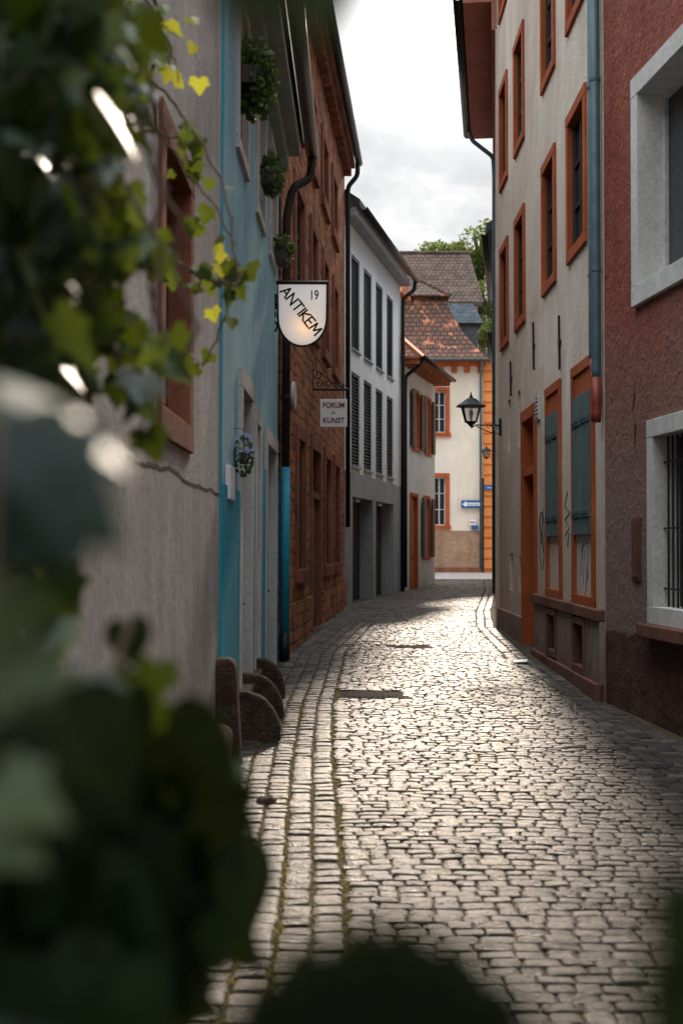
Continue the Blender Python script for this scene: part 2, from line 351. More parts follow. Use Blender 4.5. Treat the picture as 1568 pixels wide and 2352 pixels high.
def gutter(F,a,b,z,d,r=.07):
    mb=MB(); n=8; L=[]
    for t in (a,b):
        for k in range(n+1):
            q=math.pi+math.pi*k/n; L.append(F.pt(t,z+r*math.sin(q),d+r*math.cos(q)))
        for k in range(n+1):
            q=2*math.pi-math.pi*k/n; L.append(F.pt(t,z+(r-.012)*math.sin(q),d+(r-.012)*math.cos(q)))
    m=2*n+2; mb.v=[tuple(p) for p in L]
    for k in range(m): mb.face((k,(k+1)%m,m+(k+1)%m,m+k))
    mb.face(tuple(range(m))[::-1]); mb.face(tuple(range(m,2*m)))
    return mb
def pipe(F,pts,r,brk=None):
    mb=MB(); P=[F.pt(*p) for p in pts]
    Q=[P[0]]
    for i in range(1,len(P)-1):
        A,B,D=P[i-1],P[i],P[i+1]; k=min(.09,(A-B).length*.4,(D-B).length*.4)
        p0=B+(A-B).normalized()*k; p1=B+(D-B).normalized()*k
        for t in (0,.25,.5,.75,1): Q.append(p0*(1-t)**2+B*2*t*(1-t)+p1*t*t)
    Q.append(P[-1]); mb.tube(Q,r,12)
    return mb

# ---------------------------------------------------------------- HOUSES left
FA=FY(-.87,9.2,.005,1,.005)
h=thing('house','grey rendered house with one red sandstone window, nearest on the left behind the vine','house',(-.95,5,0))
o1=(6.2,7.5,2.13,3.74)
shell(FA,-3,9.195,-.3,7.4,[op(*o1)],.35).build('wall',mt['stucco_left'],h)
lb=MB(); cr=MB(); s=-3
zs=[1.98]
for _ in range(400): zs.append(1.98+max(-.02,min(.02,zs[-1]-1.98+R.uniform(-.01,.01))))
i=0
while s<9.18:
    e=min(s+.08,9.18); z0,z1=zs[i],zs[i+1]; i+=1
    lb.poly([FA.pt(s,-.3,.003),FA.pt(e,-.3,.003),FA.pt(e,z1,.003),FA.pt(s,z0,.003)])
    t0,t1=.004+.008*abs(math.sin(i*1.7)),.004+.008*abs(math.sin((i+1)*1.7))
    cr.poly([FA.pt(s,z0-t0,.005),FA.pt(e,z1-t1,.005),FA.pt(e,z1+t1,.005),FA.pt(s,z0+t0,.005)]); s=e
lb.build('lower_render',mt['stucco_low'],h); cr.build('render_joint',mt['crack'],h)
window(FA,h,*o1,w=.15,proud=.02,inn=.16,smat='sand',sash='sash_dark',bars=(1,2))
roof(FA,-3,9.19,7.5,.12,2,4).build('roof',mt['darkroof'],h)

FB=FY(-.87,9.2,.012,1,.005)
h=thing('house','pale blue house with turquoise base, stepped doorways and planted window boxes','house',(-.85,12.5,0))
d1=(10.65,11.95,.1,3.07); n1=(12.2,12.95,.3,2.9); d2=(13.65,15.5,.1,2.85)
w1=(10.3,11.3,4.75,6.1); w2=(12.3,13.3,4.75,6.1); w3=(14.1,15.2,4.75,6.1)
shell(FB,9.2,15.9,-.3,6.45,[op(*d1,bottom=False),op(*n1),op(*d2,bottom=False),op(*w1),op(*w2),op(*w3)],.35).build('wall',mt['blue'],h)
for a,b in ((9.2,10.64),(11.96,12.19),(12.96,13.64),(15.51,15.9)): part('painted_base','blue_dark',h,FB,a,b,-.3,2.05 if a<10 else 2.4,-.02,.018)
part('corner_strip','blue_dark',h,FB,9.203,9.30,2.051,6.2,-.02,.012)
def door(F,house,a,b,z0,z1,w,smat,dm,inn=.2,transom=None,lab=None,panels=3):
    mb=MB(); ia,ib=a+w,b-w; iz=z1-w; zt=transom or iz
    fb(mb,F,ia,ib,z0,zt,-inn,-inn+.04)
    c=(ia+ib)/2
    for q in range(panels):
        za=z0+.12+(zt-z0-.1)*q/panels; zb=z0+(zt-z0-.1)*(q+1)/panels
        for (x0,x1) in ((ia+.08,c-.04),(c+.04,ib-.08)): fb(mb,F,x0,x1,za,zb,-inn+.04,-inn+.055)
    do=mb.build('door',mt[dm],house,bevel=.004)
    if lab: do['label']=lab
    surround(F,a,b,z0,z1,w,.03,inn+.02,False).build('surround',mt[smat],do,bevel=.006)
    if transom:
        part('lintel',smat,do,F,ia,ib,zt,zt+.1,-inn,.02)
        part('fanlight','glass',do,F,ia,ib,zt+.1,iz,-inn,-inn+.02)
    k=MB(); k.tube([F.pt(c+.06,z0+1.0,-inn+.05),F.pt(c+.06,z0+1.0,-inn+.10),F.pt(c+.14,z0+1.0,-inn+.10)],.012,8); k.build('handle',mt['blackmetal'],do)
    return do
door(FB,h,*d1,.16,'pale','sash_dark',inn=.12)
window(FB,h,*n1,w=.14,proud=.03,inn=.12,smat='pale',sash='sash',bars=(0,2))
door(FB,h,*d2,.16,'pale','blue_dark',inn=.12)
for w in (w1,w2,w3): window(FB,h,*w,w=.1,proud=.03,inn=.07,smat='pale',sash='sash',bars=(1,1))
c=MB(); fb(c,FB,9.2,15.88,6.2,6.46,-.1,.12); fb(c,FB,9.2,15.885,6.34,6.47,.10,.26); c.build('cornice',mt['cornice_grey'],h,bevel=.01)
roof(FB,9.2,15.9,6.75,.30,3.0,3.5).build('roof',mt['darkroof'],h)
gutter(FB,9.2,16.15,6.42,.40,.08).build('gutter',mt['brownmetal'],h,smooth=True)
pipe(FB,[(15.95,6.36,.40),(15.98,6.1,.38),(15.85,5.95,.17),(15.85,5.6,.10),(15.85,2.56,.10)],.052).build('downpipe',mt['brownmetal'],h,smooth=True)
p=pipe(FB,[(15.85,2.56,.10),(15.85,.55,.10)],.056).build('downpipe',mt['bluepaint'],h,smooth=True); p['label']='turquoise painted lower section of downpipe'
pipe(FB,[(15.85,.55,.10),(15.85,.15,.10)],.062).build('pipe_foot',mt['blackmetal'],h,smooth=True)
for z in (3.4,5.2):
    c=MB(); c.tube([FB.pt(15.85,z,.10),FB.pt(15.85,z+.04,.10)],.06,12); c.build('pipe_clamp',mt['brownmetal'],h)
part('house_plaque','signwhite',h,FB,9.62,9.95,1.95,2.2,.0,.04,bevel=.005)
st=thing('entrance_steps','worn stone entrance steps between round-shouldered cheek stones at the blue house','steps',(-.65,11.2,gz(11)))
zg=gz(10.8)
mb=MB(); mb.box(-.88,-.62,10.15,11.1,zg-.1,zg+.17); mb.box(-.88,-.74,10.16,11.09,zg+.1,zg+.32); mb.build('step',mt['stone_mossy'],st,bevel=.02)
mb=MB(); mb.box(-.88,-.62,11.36,12.35,zg-.1,zg+.18); mb.box(-.88,-.74,11.37,12.34,zg+.1,zg+.33); mb.build('step',mt['stone_mossy'],st,bevel=.02)
for yc,w_,hh in ((10.05,.42,.38),(11.2,.39,.38),(12.42,.35,.38)):
    zg=gz(yc); x0=-.89; loop=[(x0,yc,zg-.1),(x0,yc,zg+hh+.01),(x0+.12,yc,zg+hh)]
    for k in range(1,11):
        q=math.pi/2*k/10; loop.append((x0+.12+(w_-.12)*math.sin(q)+R.uniform(-.005,.005),yc,zg+.06+(hh-.06)*math.cos(q)+R.uniform(-.005,.005)))
    loop.append((x0+w_,yc,zg-.1)); mb=MB(); mb.prism(loop,(0,.14,0)); mb.build('cheek_stone',mt['stone_mossy'],st,bevel=.022)
def rock(name,label,c,rx,ry,h,mat,seed,taper=.75,lean=0,group=None,cat='stone',e=7.0):
    r=random.Random(seed); mb=MB(); n=16; prof=[(1.02,-.1),(1.0,.1),(.97,.35),(.93,.6),(taper+.1,.86),(taper-.0,.95),(taper-.2,1.0)]
    for (q,z) in prof:
        for k in range(n):
            a=2*math.pi*(k+.5)/n
            cx=abs(math.cos(a))**(2/e)*(1 if math.cos(a)>=0 else -1); cy=abs(math.sin(a))**(2/e)*(1 if math.sin(a)>=0 else -1)
            j=1+r.uniform(-.05,.05)
            mb.v.append((c[0]+rx*q*cx*j+lean*z*h,c[1]+ry*q*cy*j,c[2]+z*h+r.uniform(-.012,.012)))
    for i in range(len(prof)-1):
        for k in range(n): mb.face((i*n+k,i*n+(k+1)%n,(i+1)*n+(k+1)%n,(i+1)*n+k))
    mb.v.append((c[0]+lean*h,c[1],c[2]+h*1.01)); t=len(mb.v)-1; q=(len(prof)-1)*n
    for k in range(n): mb.face((q+k,q+(k+1)%n,t))
    o=mb.build(name,mt[mat],smooth=True)
    s_=o.modifiers.new('s','SUBSURF'); s_.levels=1; s_.render_levels=2
    return tag(o,label,cat,group)
rock('guard_stone','tall narrow sandstone guard stone leaning at the corner of the blue house',(-.79,9.1,gz(9)),.10,.13,.74,'stone_mossy',1,.95,-.05,e=12)
rock('guard_stone','broad low mossy guard stone half hidden behind the vine leaves',(-.77,7.3,gz(7.5)),.15,.33,.53,'stone_mossy',2,.95,-.02,e=12)
rock('loose_stone','small flat loose stone lying on the paving below the steps',at(612,1842,7.9)-Vector((0,0,.03)),.07,.09,.06,'stone_mossy',3,.7,e=3)

FC=FY(-.72,16.2,.07,1)
h=thing('house','red sandstone rubble house with tall narrow windows between the blue and the white house','house',(-.3,21,0))
ws=[(17.6,18.8,1.1,3.25),(22.1,23.6,1.1,3.3),(24.2,25.7,1.1,3.3)]; dd=(19.7,21.5,.3,3.3)
up=[(17.3,18.7,4.75,6.6),(19.6,20.8,4.75,6.6),(21.8,23.0,4.75,6.6),(24.0,25.3,4.75,6.6)]
up2=[(17.3,18.5,7.25,8.6),(19.3,20.6,7.25,8.6),(21.6,22.9,7.25,8.6),(23.8,25.1,7.25,8.6)]
shell(FC,15.92,27.4,-.3,9.6,[op(*w) for w in ws+up+up2]+[op(*dd,bottom=False)],.35).build('wall',mt['rubble'],h)
for w in ws+up+up2: window(FC,h,*w,w=.18,proud=.04,inn=.07,smat='sand',sash='sash_dark',bars=(1,2),sillx=.05)
door(FC,h,*dd,.2,'sand','brownwood',inn=.10,transom=2.35)
for a,b in ((15.93,19.69),(21.51,27.38)): part('plinth','rubble',h,FC,a,b,-.3,.85,-.02,.05)
for k in range(26): part('eave_bracket','sand',h,FC,16.0+k*.44,16.18+k*.44,9.3,9.52,-.02,.16)
part('cornice','sand',h,FC,15.92,27.4,9.52,9.64,-.02,.22)
roof(FC,15.92,27.42,9.95,.24,3.0,3.6).build('roof',mt['darkroof'],h)
gutter(FC,15.92,27.5,9.66,.30,.075).build('gutter',mt['blackmetal'],h,smooth=True)
pipe(FC,[(27.3,9.62,.28),(27.3,9.35,.28),(27.25,9.1,.08),(27.25,8.8,.08),(27.25,2.0,.08)],.05).build('downpipe',mt['blackmetal'],h,smooth=True)
c=MB(); q=FC.pt(17.05,3.57); c.tube([q+FC.n*.02,q+FC.n*.06],.18,24); c.build('wall_plaque',mt['pale'],h)

FD=FY(.06,27.5,.203,1)
h=thing('house','cool white house with two rows of dark louvred shutters over grey garage openings','house',(.8,31,0))
cols=[(28.25,29.2),(29.7,30.7),(31.25,32.2),(32.8,33.75)]
ops=[]
for a,b in cols: ops+=[(a,b,5.9,7.95),(a,b,3.35,5.4)]
g=[(28.3,30.75,.2,2.68),(31.15,33.7,.2,2.68)]
shell(FD,27.45,34.9,-.3,8.7,[(o[0],o[1],o[2],o[3]) for o in ops]+g,.40).build('wall',mt['white'],h)
c=MB()
for a,b in ((27.45,28.3),(30.75,31.15),(33.7,34.9)): fb(c,FD,a,b,-.3,2.68,-.38,.02)
fb(c,FD,27.45,34.9,2.68,3.2,-.05,.02)
c.build('ground_storey',mt['greybase'],h)
for (a,b,z0,z1) in ops:
    c=MB(); fb(c,FD,a+.005,a+.06,z0,z1,-.10,-.02); fb(c,FD,b-.06,b-.005,z0,z1,-.10,-.02); fb(c,FD,a+.06,b-.06,z0,z0+.06,-.10,-.02); fb(c,FD,a+.06,b-.06,z1-.06,z1,-.10,-.02)
    k=z0+.1
    while k<z1-.1: 
        c.hexa([FD.pt(a+.06,k,-.03),FD.pt(b-.06,k,-.03),FD.pt(b-.06,k+.05,-.09),FD.pt(a+.06,k+.05,-.09),FD.pt(a+.06,k+.012,-.03),FD.pt(b-.06,k+.012,-.03),FD.pt(b-.06,k+.062,-.09),FD.pt(a+.06,k+.062,-.09)]); k+=.075
    w=c.build('shutter',mt['louvre'],h)
    part('sill','greybase',w,FD,a-.02,b+.02,z0-.04,z0-.002,-.02,.05)
for a,b,z0,z1 in g:
    c=MB(); fb(c,FD,a+.01,b-.01,gz(30)-.1,z1-.005,-.36,-.30)
    for k in range(9): fb(c,FD,a+.02,b-.02,.4+k*.25,.42+k*.25,-.30,-.285)
    c.build('garage_door',mt['darkwood'],h)
    m_=(a+b)/2; part('ceiling_lamp','signwhite',h,FD,m_-.2,m_+.2,2.60,2.66,-.28,-.1)
part('cornice','greybase',h,FD,27.45,34.95,8.55,8.72,-.05,.25)
roof(FD,27.45,35.0,9.0,.34,2.6,3.8).build('roof',mt['darkroof'],h)
gutter(FD,27.45,35.1,8.72,.42,.08).build('gutter',mt['blackmetal'],h,smooth=True)
pipe(FD,[(34.95,8.68,.40),(34.95,8.45,.38),(34.8,8.2,.1),(34.8,7.9,.09),(34.8,.4,.09)],.055).build('downpipe',mt['blackmetal'],h,smooth=True)

FE=FY(1.62,35.2,.25,1)
h=thing('house','small white house with orange eaves and brown shutters beyond the white house','house',(2.3,37.5,0))
uw=[(36.7,37.6,4.3,6.05),(38.5,39.4,4.3,6.05)]; gw=[(38.3,39.3,1.2,3.1)]; gd=(36.3,37.4,.3,3.1)
shell(FE,35.02,40.2,-.3,6.75,[op(*w) for w in uw+gw]+[op(*gd,bottom=False)],.3).build('wall',mt['white2'],h)
for w in uw+gw:
    wo=window(FE,h,*w,w=.1,proud=.03,inn=.10,smat='orange',sash='sash',bars=(1,2))
    for (a,b) in ((w[0]-.42,w[0]-.02),(w[1]+.02,w[1]+.42)):
        c=MB(); fb(c,FE,a,b,w[2]+.08,w[3]-.08,.05,.09)
        for k in range(10): fb(c,FE,a+.04,b-.04,w[2]+.15+k*(w[3]-w[2]-.3)/10,w[2]+.2+k*(w[3]-w[2]-.3)/10,.09,.10)
        c.build('shutter',mt['brownwood'],wo)
door(FE,h,*gd,.1,'orange','orangewood',inn=.12)
for k in range(12): part('rafter_end','orangewood',h,FE,35.1+k*.44,35.2+k*.44,6.5,6.62,-.02,.5)
part('soffit','orangewood',h,FE,35.02,40.25,6.63,6.70,-.02,.5)
roof(FE,35.02,40.3,7.1,.52,2.6,2.9).build('roof',mt['tile_orange'],h)
gutter(FE,35.02,40.35,6.72,.58,.07).build('gutter',mt['blackmetal'],h,smooth=True)
pipe(FE,[(35.3,6.68,.56),(35.3,6.5,.5),(35.3,6.2,.09),(35.3,5.9,.08),(35.3,.5,.08)],.05).build('downpipe',mt['blackmetal'],h,smooth=True)
dm=MB(); fb(dm,FE,35.6,36.5,7.3,8.55,-1.6,-.25); do=dm.build('dormer',mt['white2'],h)
dm=MB()
A=[FE.pt(35.4,8.5,-.05),FE.pt(36.05,9.1,-.05),FE.pt(36.7,8.5,-.05)]; dm.prism(A,FE.n*-1.8); dm.build('dormer_roof',mt['tile_orange'],do)
part('dormer_window','glass',do,FE,35.75,36.35,7.45,8.4,-.25,-.22)

# ---------------------------------------------------------------- HOUSES right
FG=FY(2.485,12.3,-.1025,-1,-.004)
h=thing('house','rough red rendered house with white stone window surrounds, nearest on the right','house',(3,9,0))
wa=(9.8,11.4,3.68,5.66); wb=(9.5,11.02,.95,2.66)
shell(FG,-1,12.29,-.3,10,[op(*wa),op(*wb)],.4).build('wall',mt['red'],h)
window(FG,h,*wa,w=.17,proud=.04,inn=.24,smat='stonewhite',sash='sash',bars=(1,0),sillx=.0)
wo=window(FG,h,*wb,w=.15,proud=.04,inn=.24,smat='stonewhite',sash='sash_dark',bars=(1,2))
part('sill','sand_dark',wo,FG,wb[0]-.05,wb[1]+.05,.84,.95,-.05,.12,bevel=.01)
c=MB(); k=wb[0]+.22
while k<wb[1]-.16: c.tube([FG.pt(k,wb[2]+.15,-.06),FG.pt(k,wb[3]-.15,-.06)],.009,6); k+=.105
for z in (1.25,1.75,2.3): c.tube([FG.pt(wb[0]+.15,z,-.06),FG.pt(wb[1]-.15,z,-.06)],.009,6)
c.build('window_grille',mt['blackmetal'],wo)
bc=MB(); s=-1.0; zz=.85
while s<12.27:
    e=min(s+.12,12.27); z2=.85+max(-.06,min(.06,zz-.85+R.uniform(-.03,.03))); bc.poly([FG.pt(s,-.3,.008),FG.pt(e,-.3,.008),FG.pt(e,z2,.008),FG.pt(s,zz,.008)]); bc.poly([FG.pt(s,zz,.008),FG.pt(e,z2,.008),FG.pt(e,z2+.02,-.004),FG.pt(s,zz+.02,-.004)]); s=e; zz=z2
bc.build('base_course',mt['darkbrick'],h)
c=MB(); fb(c,FG,11.27,11.48,1.3,1.85,-.01,.02); fb(c,FG,11.3,11.45,1.33,1.82,.02,.028); c.build('meter_hatch',mt['sand_dark'],h,bevel=.004)
c=MB(); P=[(11.45,3.05),(11.42,2.93),(11.47,2.8),(11.40,2.66),(11.43,2.5),(11.36,2.35)]; c.tube([FG.pt(a,z,.0) for a,z in P],[.004,.012,.009,.014,.008,.003],4); c.build('wall_crack',mt['brownwood'],h)
roof(FG,-1,12.28,10,.3,3,4).build('roof',mt['darkroof'],h)

FH=FY(2.485,12.3,.006,-1,-.005)
h=thing('house','tall cream rendered house with orange-red window surrounds and grey-green shutters','house',(2.6,16.5,0))
colA=[(13.1,14.25),(15.05,16.1),(17.7,18.75),(19.55,20.55)]
rows=[(4.66,6.26),(7.15,8.75),(9.8,11.3)]
W=[(a,b,z0,z1) for z0,z1 in rows for a,b in colA]
G=[(12.75,14.0,1.0,3.5),(14.75,15.87,1.0,3.5)]; D=(16.7,18.1,.2,3.45)
K=[(13.05,13.75,.3,.88),(14.85,15.55,.32,.88)]
V=[(18.25,18.55,.95,1.45),(19.2,19.6,.95,1.5),(18.3,18.6,3.0,3.8),(19.4,19.75,3.0,3.8)]
shell(FH,12.305,20.95,-.3,12.5,[op(*w) for w in W+G+K]+[op(*D,bottom=False)]+V,.4).build('wall',mt['cream'],h)
for w in W: window(FH,h,*w,w=.12,proud=.03,inn=.075,smat='orange',sash='sash_dark',bars=(1,2))
for w in G:
    a,b=w[0]+.11,w[1]-.11
    part('window_panel','cream',h,FH,a,b,w[2],1.72,-.03,-.01)
    wo=window(FH,h,w[0],w[1],1.7,3.5,w=.11,proud=.03,inn=.2,smat='orange',sash='sash_dark',bars=(1,2),bottom=False)
    c=MB(); fb(c,FH,w[0],w[0]+.11,1.0,1.698,-.04,.03); fb(c,FH,w[1]-.11,w[1],1.0,1.698,-.04,.03); fb(c,FH,w[0],w[1],.99,1.1,-.04,.034); c.build('lower_surround',mt['orange'],wo,bevel=.006)
    part('window_head','orange',wo,FH,a,b,3.16,3.38,-.1,.01)
    m_=(w[0]+w[1])/2
    for (x0,x1) in ((a+.01,m_-.006),(m_+.006,b-.01)):
        c=MB(); nb=4
        for q in range(nb):
            u0=x0+(x1-x0)*q/nb; u1=x0+(x1-x0)*(q+1)/nb; fb(c,FH,u0+.002,u1-.002,1.72,3.155,.012,.036)
        for z in (1.9,2.85): fb(c,FH,x0+.02,x1-.02,z,z+.08,.036,.050)
        so=c.build('shutter',mt['teal'],wo,bevel=.003)
        for z in (1.92,2.87): part('hinge_strap','zinc',so,FH,x0+.03,x1-.03,z+.01,z+.045,.050,.055)
door(FH,h,*D,.16,'orange','brownwood',inn=.2,transom=2.55)
for w in K: window(FH,h,*w,w=.08,proud=.075,inn=.05,smat='sand_dark',sash='sash_dark',bars=(1,0))
def band(nm,z0,z1,d,segs,mm='plinth'):
    for a,b in segs: part(nm,mm,h,FH,a,b,z0,z1,-.02,d,bevel=.01)
band('plinth_cap',.89,1.0,.09,[(12.31,16.69)],'sand_dark'); band('plinth',-.3,.29,.062,[(12.31,16.69)]); band('plinth',.291,.889,.055,[(12.31,13.06),(13.74,14.86),(15.54,16.69)])
band('plinth',-.3,.62,.04,[(18.11,20.94)])
part('base_course','sand_dark',h,FH,12.31,16.68,-.3,gz(14)+.12,.0,.10,bevel=.01)
roof(FH,12.31,20.95,12.5,.3,3,4).build('roof',mt['darkroof'],h)
for x_,r_,zb in ((12.36,.046,3.15),(12.58,.032,3.35)):
    pipe(FH,[(x_,13,.06),(x_,zb+.2,.06),(x_,zb,.06)],r_).build('downpipe',mt['zinc'],h,smooth=True)
    for z in (4.2,6.0,7.6):
        c=MB(); c.tube([FH.pt(x_,z,.06),FH.pt(x_,z+.03,.06)],r_+.006,12); c.build('pipe_clamp',mt['zinc'],h,smooth=False)
pipe(FH,[(12.58,3.40,.06),(12.56,3.25,.06),(12.40,3.1,.06),(12.36,2.95,.06)],.034).build('pipe_elbow',mt['redmetal'],h,smooth=True)
pipe(FH,[(12.36,3.2,.06),(12.36,2.9,.06),(12.34,2.78,.07)],.048).build('pipe_foot',mt['redmetal'],h,smooth=True)
for (x_,y0,y1,yy) in ((1173,830,910,19.2),(1228,740,850,16.85),(1290,725,850,14.8)):
    t=7490/(x_-784); z0=1.6+(1255-y1)/F0*t; z1=1.6+(1255-y0)/F0*t
    c=MB(); c.tube([FH.pt(t-.03,z0,.02),FH.pt(t+.0,z1,.02)],.014,6); fb(c,FH,t-.05,t+.03,(z0+z1)/2-.03,(z0+z1)/2+.03,.0,.03); c.build('wall_anchor',mt['blackmetal'],h)
c=MB(); fb(c,FH,16.4,16.65,3.2,3.55,0,.03)
for k in range(6): fb(c,FH,16.42,16.63,3.23+k*.05,3.25+k*.05,.03,.04)
c.build('vent_grille',mt['pale'],h)
def scrib(t0,z0,ln,mat,d=.002,r=.006):
    c=MB(); c.tube([FH.pt(t0+a,z0+b,d) for a,b in ln],r,5); c.build('graffiti',mt[mat],h)
scrib(16.3,1.72,[(.2*math.cos(q*.5)+.02*math.sin(q*1.3),.36*math.sin(q*.5)+.05*math.cos(q)) for q in range(0,17)]+[(-.1,-.2),(.1,.15),(.05,-.1),(-.06,.1),(-.12,.35)],'scribble')
scrib(14.38,1.85,[(0,.35),(.18,.2),(-.16,.12),(.18,.05),(-.1,-.05),(.15,-.12),(0,-.25),(-.1,-.1)],'scribble')
scrib(13.4,1.4,[(-.25,.2),(-.1,-.15),(.0,.2),(.1,-.2),(.2,.15),(.05,.25),(-.2,-.05),(.0,-.3),(.25,-.1),(.1,.2),(-.15,.25),(-.05,-.25)],'scribble_blue',-.009,.005)

FI=FY(2.505,21.3,.1185,-1)
h=thing('house','salmon house with a deep boxed eave at the upper right, beyond the cream house','house',(2.9,24.5,0))
shell(FI,20.97,28,-.3,10.5,[],.2).build('wall',mt['cream'],h)
part('soffit','salmon',h,FI,20.97,28,10.35,10.5,-.05,.52)
part('eave_fascia','salmon',h,FI,20.97,28.02,9.9,10.34,-.05,.06)
roof(FI,20.97,28.05,10.85,.52,3,4).build('roof',mt['darkroof'],h)
gutter(FI,20.97,28.1,10.48,.60,.09).build('gutter',mt['blackmetal'],h,smooth=True)
pipe(FI,[(27.6,10.4,.56),(27.6,10.2,.5),(27.5,9.8,.05),(27.5,9.4,.03),(27.5,.6,.03)],.045).build('downpipe',mt['zinc'],h,smooth=True)
FJ=FY(3.345,28.05,.130,-1)
h=thing('house','narrow cream house with dark slate eave, seen edge-on right of the far trees','house',(3.8,32,0))
shell(FJ,28.03,35.5,-.3,8.3,[],.2).build('wall',mt['cream'],h)
roof(FJ,28.03,35.55,8.5,.24,2.4,3.4,.2).build('roof',mt['darkroof'],h)
gutter(FJ,28.03,35.6,8.35,.28,.07).build('gutter',mt['blackmetal'],h,smooth=True)
for a in (30.2,32.4): part('shutter','louvre',h,FJ,a,a+.5,3.2,5.2,.02,.07)
FK=FY(4.30,35.6,.13,-1)
h=thing('house','low house with dark slate eave, the farthest along the right side','house',(4.7,39,0))
shell(FK,35.56,43.8,-.3,7.4,[],.2).build('wall',mt['cream'],h)
roof(FK,35.56,43.9,7.6,.22,2.4,3.4,.2).build('roof',mt['darkroof'],h)
gutter(FK,35.56,43.9,7.48,.26,.07).build('gutter',mt['blackmetal'],h,smooth=True)

# ---------------------------------------------------------------- far end
FM=FX(5.4,50)
h=thing('house','warm cream corner house with tiled mansard roof closing the end of the lane','house',(4,51,.6))
fw=[(3.35,4.13,5.8,7.7),(3.35,4.13,2.25,4.4)]
shell(FM,1.0,5.4,.3,8.72,[op(*w) for w in fw],.3,5).build('wall',mt['farcream'],h)
for w in fw: window(FM,h,*w,w=.15,proud=.05,inn=.15,smat='orange',sash='sash',bars=(1,2),sillx=.05)
part('base_course','farsand',h,FM,1.0,5.38,.79,2.2,-.02,.04); part('base_course','sand',h,FM,1.0,5.39,.3,.78,-.02,.09)
part('cornice','orange',h,FM,1.0,5.5,8.5,8.66,-.02,.2)
for k in range(9): part('eave_bracket','orange',h,FM,1.2+k*.5,1.4+k*.5,8.25,8.5,-.02,.15)
mb=MB(); prof=[(49.55,8.72,5.62),(50.2,9.15,5.25),(50.9,9.9,4.75),(51.6,10.8,4.35),(52.1,11.6,4.1)]
for (y0,z0,x0),(y1,z1,x1) in zip(prof,prof[1:]):
    mb.poly([(.5,y0,z0),(x0,y0,z0),(x1,y1,z1),(.5,y1,z1)])
    mb.poly([(x0,y0,z0),(x0+.0,56,z0),(x1,56,z1),(x1,y1,z1)])
ro=mb.build('roof',mt['tile_red'],h)
mb=MB(); e=[(.5,51.85,11.55),(4.3,51.85,11.55),(4.3,57,11.55),(.5,57,11.55)]; r_=[(.5,54.5,12.95),(2.75,54.5,12.95)]
mb.poly([e[0],e[1],r_[1],r_[0]]); mb.poly([e[1],e[2],r_[1]]); mb.poly([e[2],e[3],r_[0],r_[1]]); mb.poly([e[0],e[3],r_[0]]); mb.poly(e)
mb.build('roof_cap',mt['tile_brown'],ro)
for a,b,r_ in (((4.3,51.85,11.58),(2.75,54.5,12.98),.07),((.5,54.5,12.98),(2.75,54.5,12.98),.07),((.5,51.85,11.56),(4.3,51.85,11.56),.05)):
    c=MB(); c.tube([a,b],r_,8); c.build('ridge_tiles',mt['tile_red'],ro)
gutter(FM,.8,5.65,8.72,.5,.07).build('gutter',mt['zinc'],h,smooth=True)
pipe(FM,[(5.32,8.68,.45),(5.32,8.4,.3),(5.32,8.0,.08),(5.32,.7,.08)],.05).build('downpipe',mt['zinc'],h,smooth=True)
FN=FX(5.4,50.1)
h=thing('house','bright orange banded house front at the far end beside the cream corner house','house',(6.2,51,.6))
shell(FN,5.405,8.5,.3,8.8,[],.2,5).build('wall',mt['farorange'],h)
for k in range(20): part('banding','farorange',h,FN,5.42,8.4,.75+k*.4,1.06+k*.4,-.01,.05,bevel=.01)
roof(FN,5.41,8.5,8.85,.3,.35,2.5).build('roof',mt['darkroof'],h)
h=thing('house','large house behind with a plain brown tiled gable roof above the mansard','house',(4.5,64,.8))
mb=MB(); mb.box(1.5,6.5,62.5,69,.5,13.1); mb.build('wall',mt['farcream'],h)
mb=MB(); mb.hexa([(1.0,62,13.0),(6.75,62,13.0),(6.4,65.5,16.1),(1.0,65.5,16.1),(1.0,62,13.2),(6.75,62,13.2),(6.4,65.5,16.3),(1.0,65.5,16.3)])
mb.hexa([(1.0,65.5,16.1),(6.4,65.5,16.1),(6.75,69,13.0),(1,69,13.0),(1.0,65.5,16.3),(6.4,65.5,16.3),(6.75,69,13.2),(1,69,13.2)])
ro=mb.build('roof',mt['tile_brown'],h)
mb=MB(); mb.tube([(1.0,65.5,16.32),(6.42,65.5,16.32)],.1,8); mb.build('ridge_tiles',mt['tile_brown'],ro)
h=thing('house','small slate-clad house peeking out between the mansard roof and the trees','house',(5.6,58.5,.8))
mb=MB(); mb.box(4.6,6.05,58,61,.5,11.6); mb.build('wall',mt['slate'],h)
mb=MB(); mb.hexa([(4.4,57.8,11.5),(6.25,57.8,11.5),(6.25,61.2,11.5),(4.4,61.2,11.5),(4.7,58.6,12.5),(5.9,58.6,12.5),(5.9,60.6,12.5),(4.7,60.6,12.5)]); mb.build('roof',mt['slate'],h)

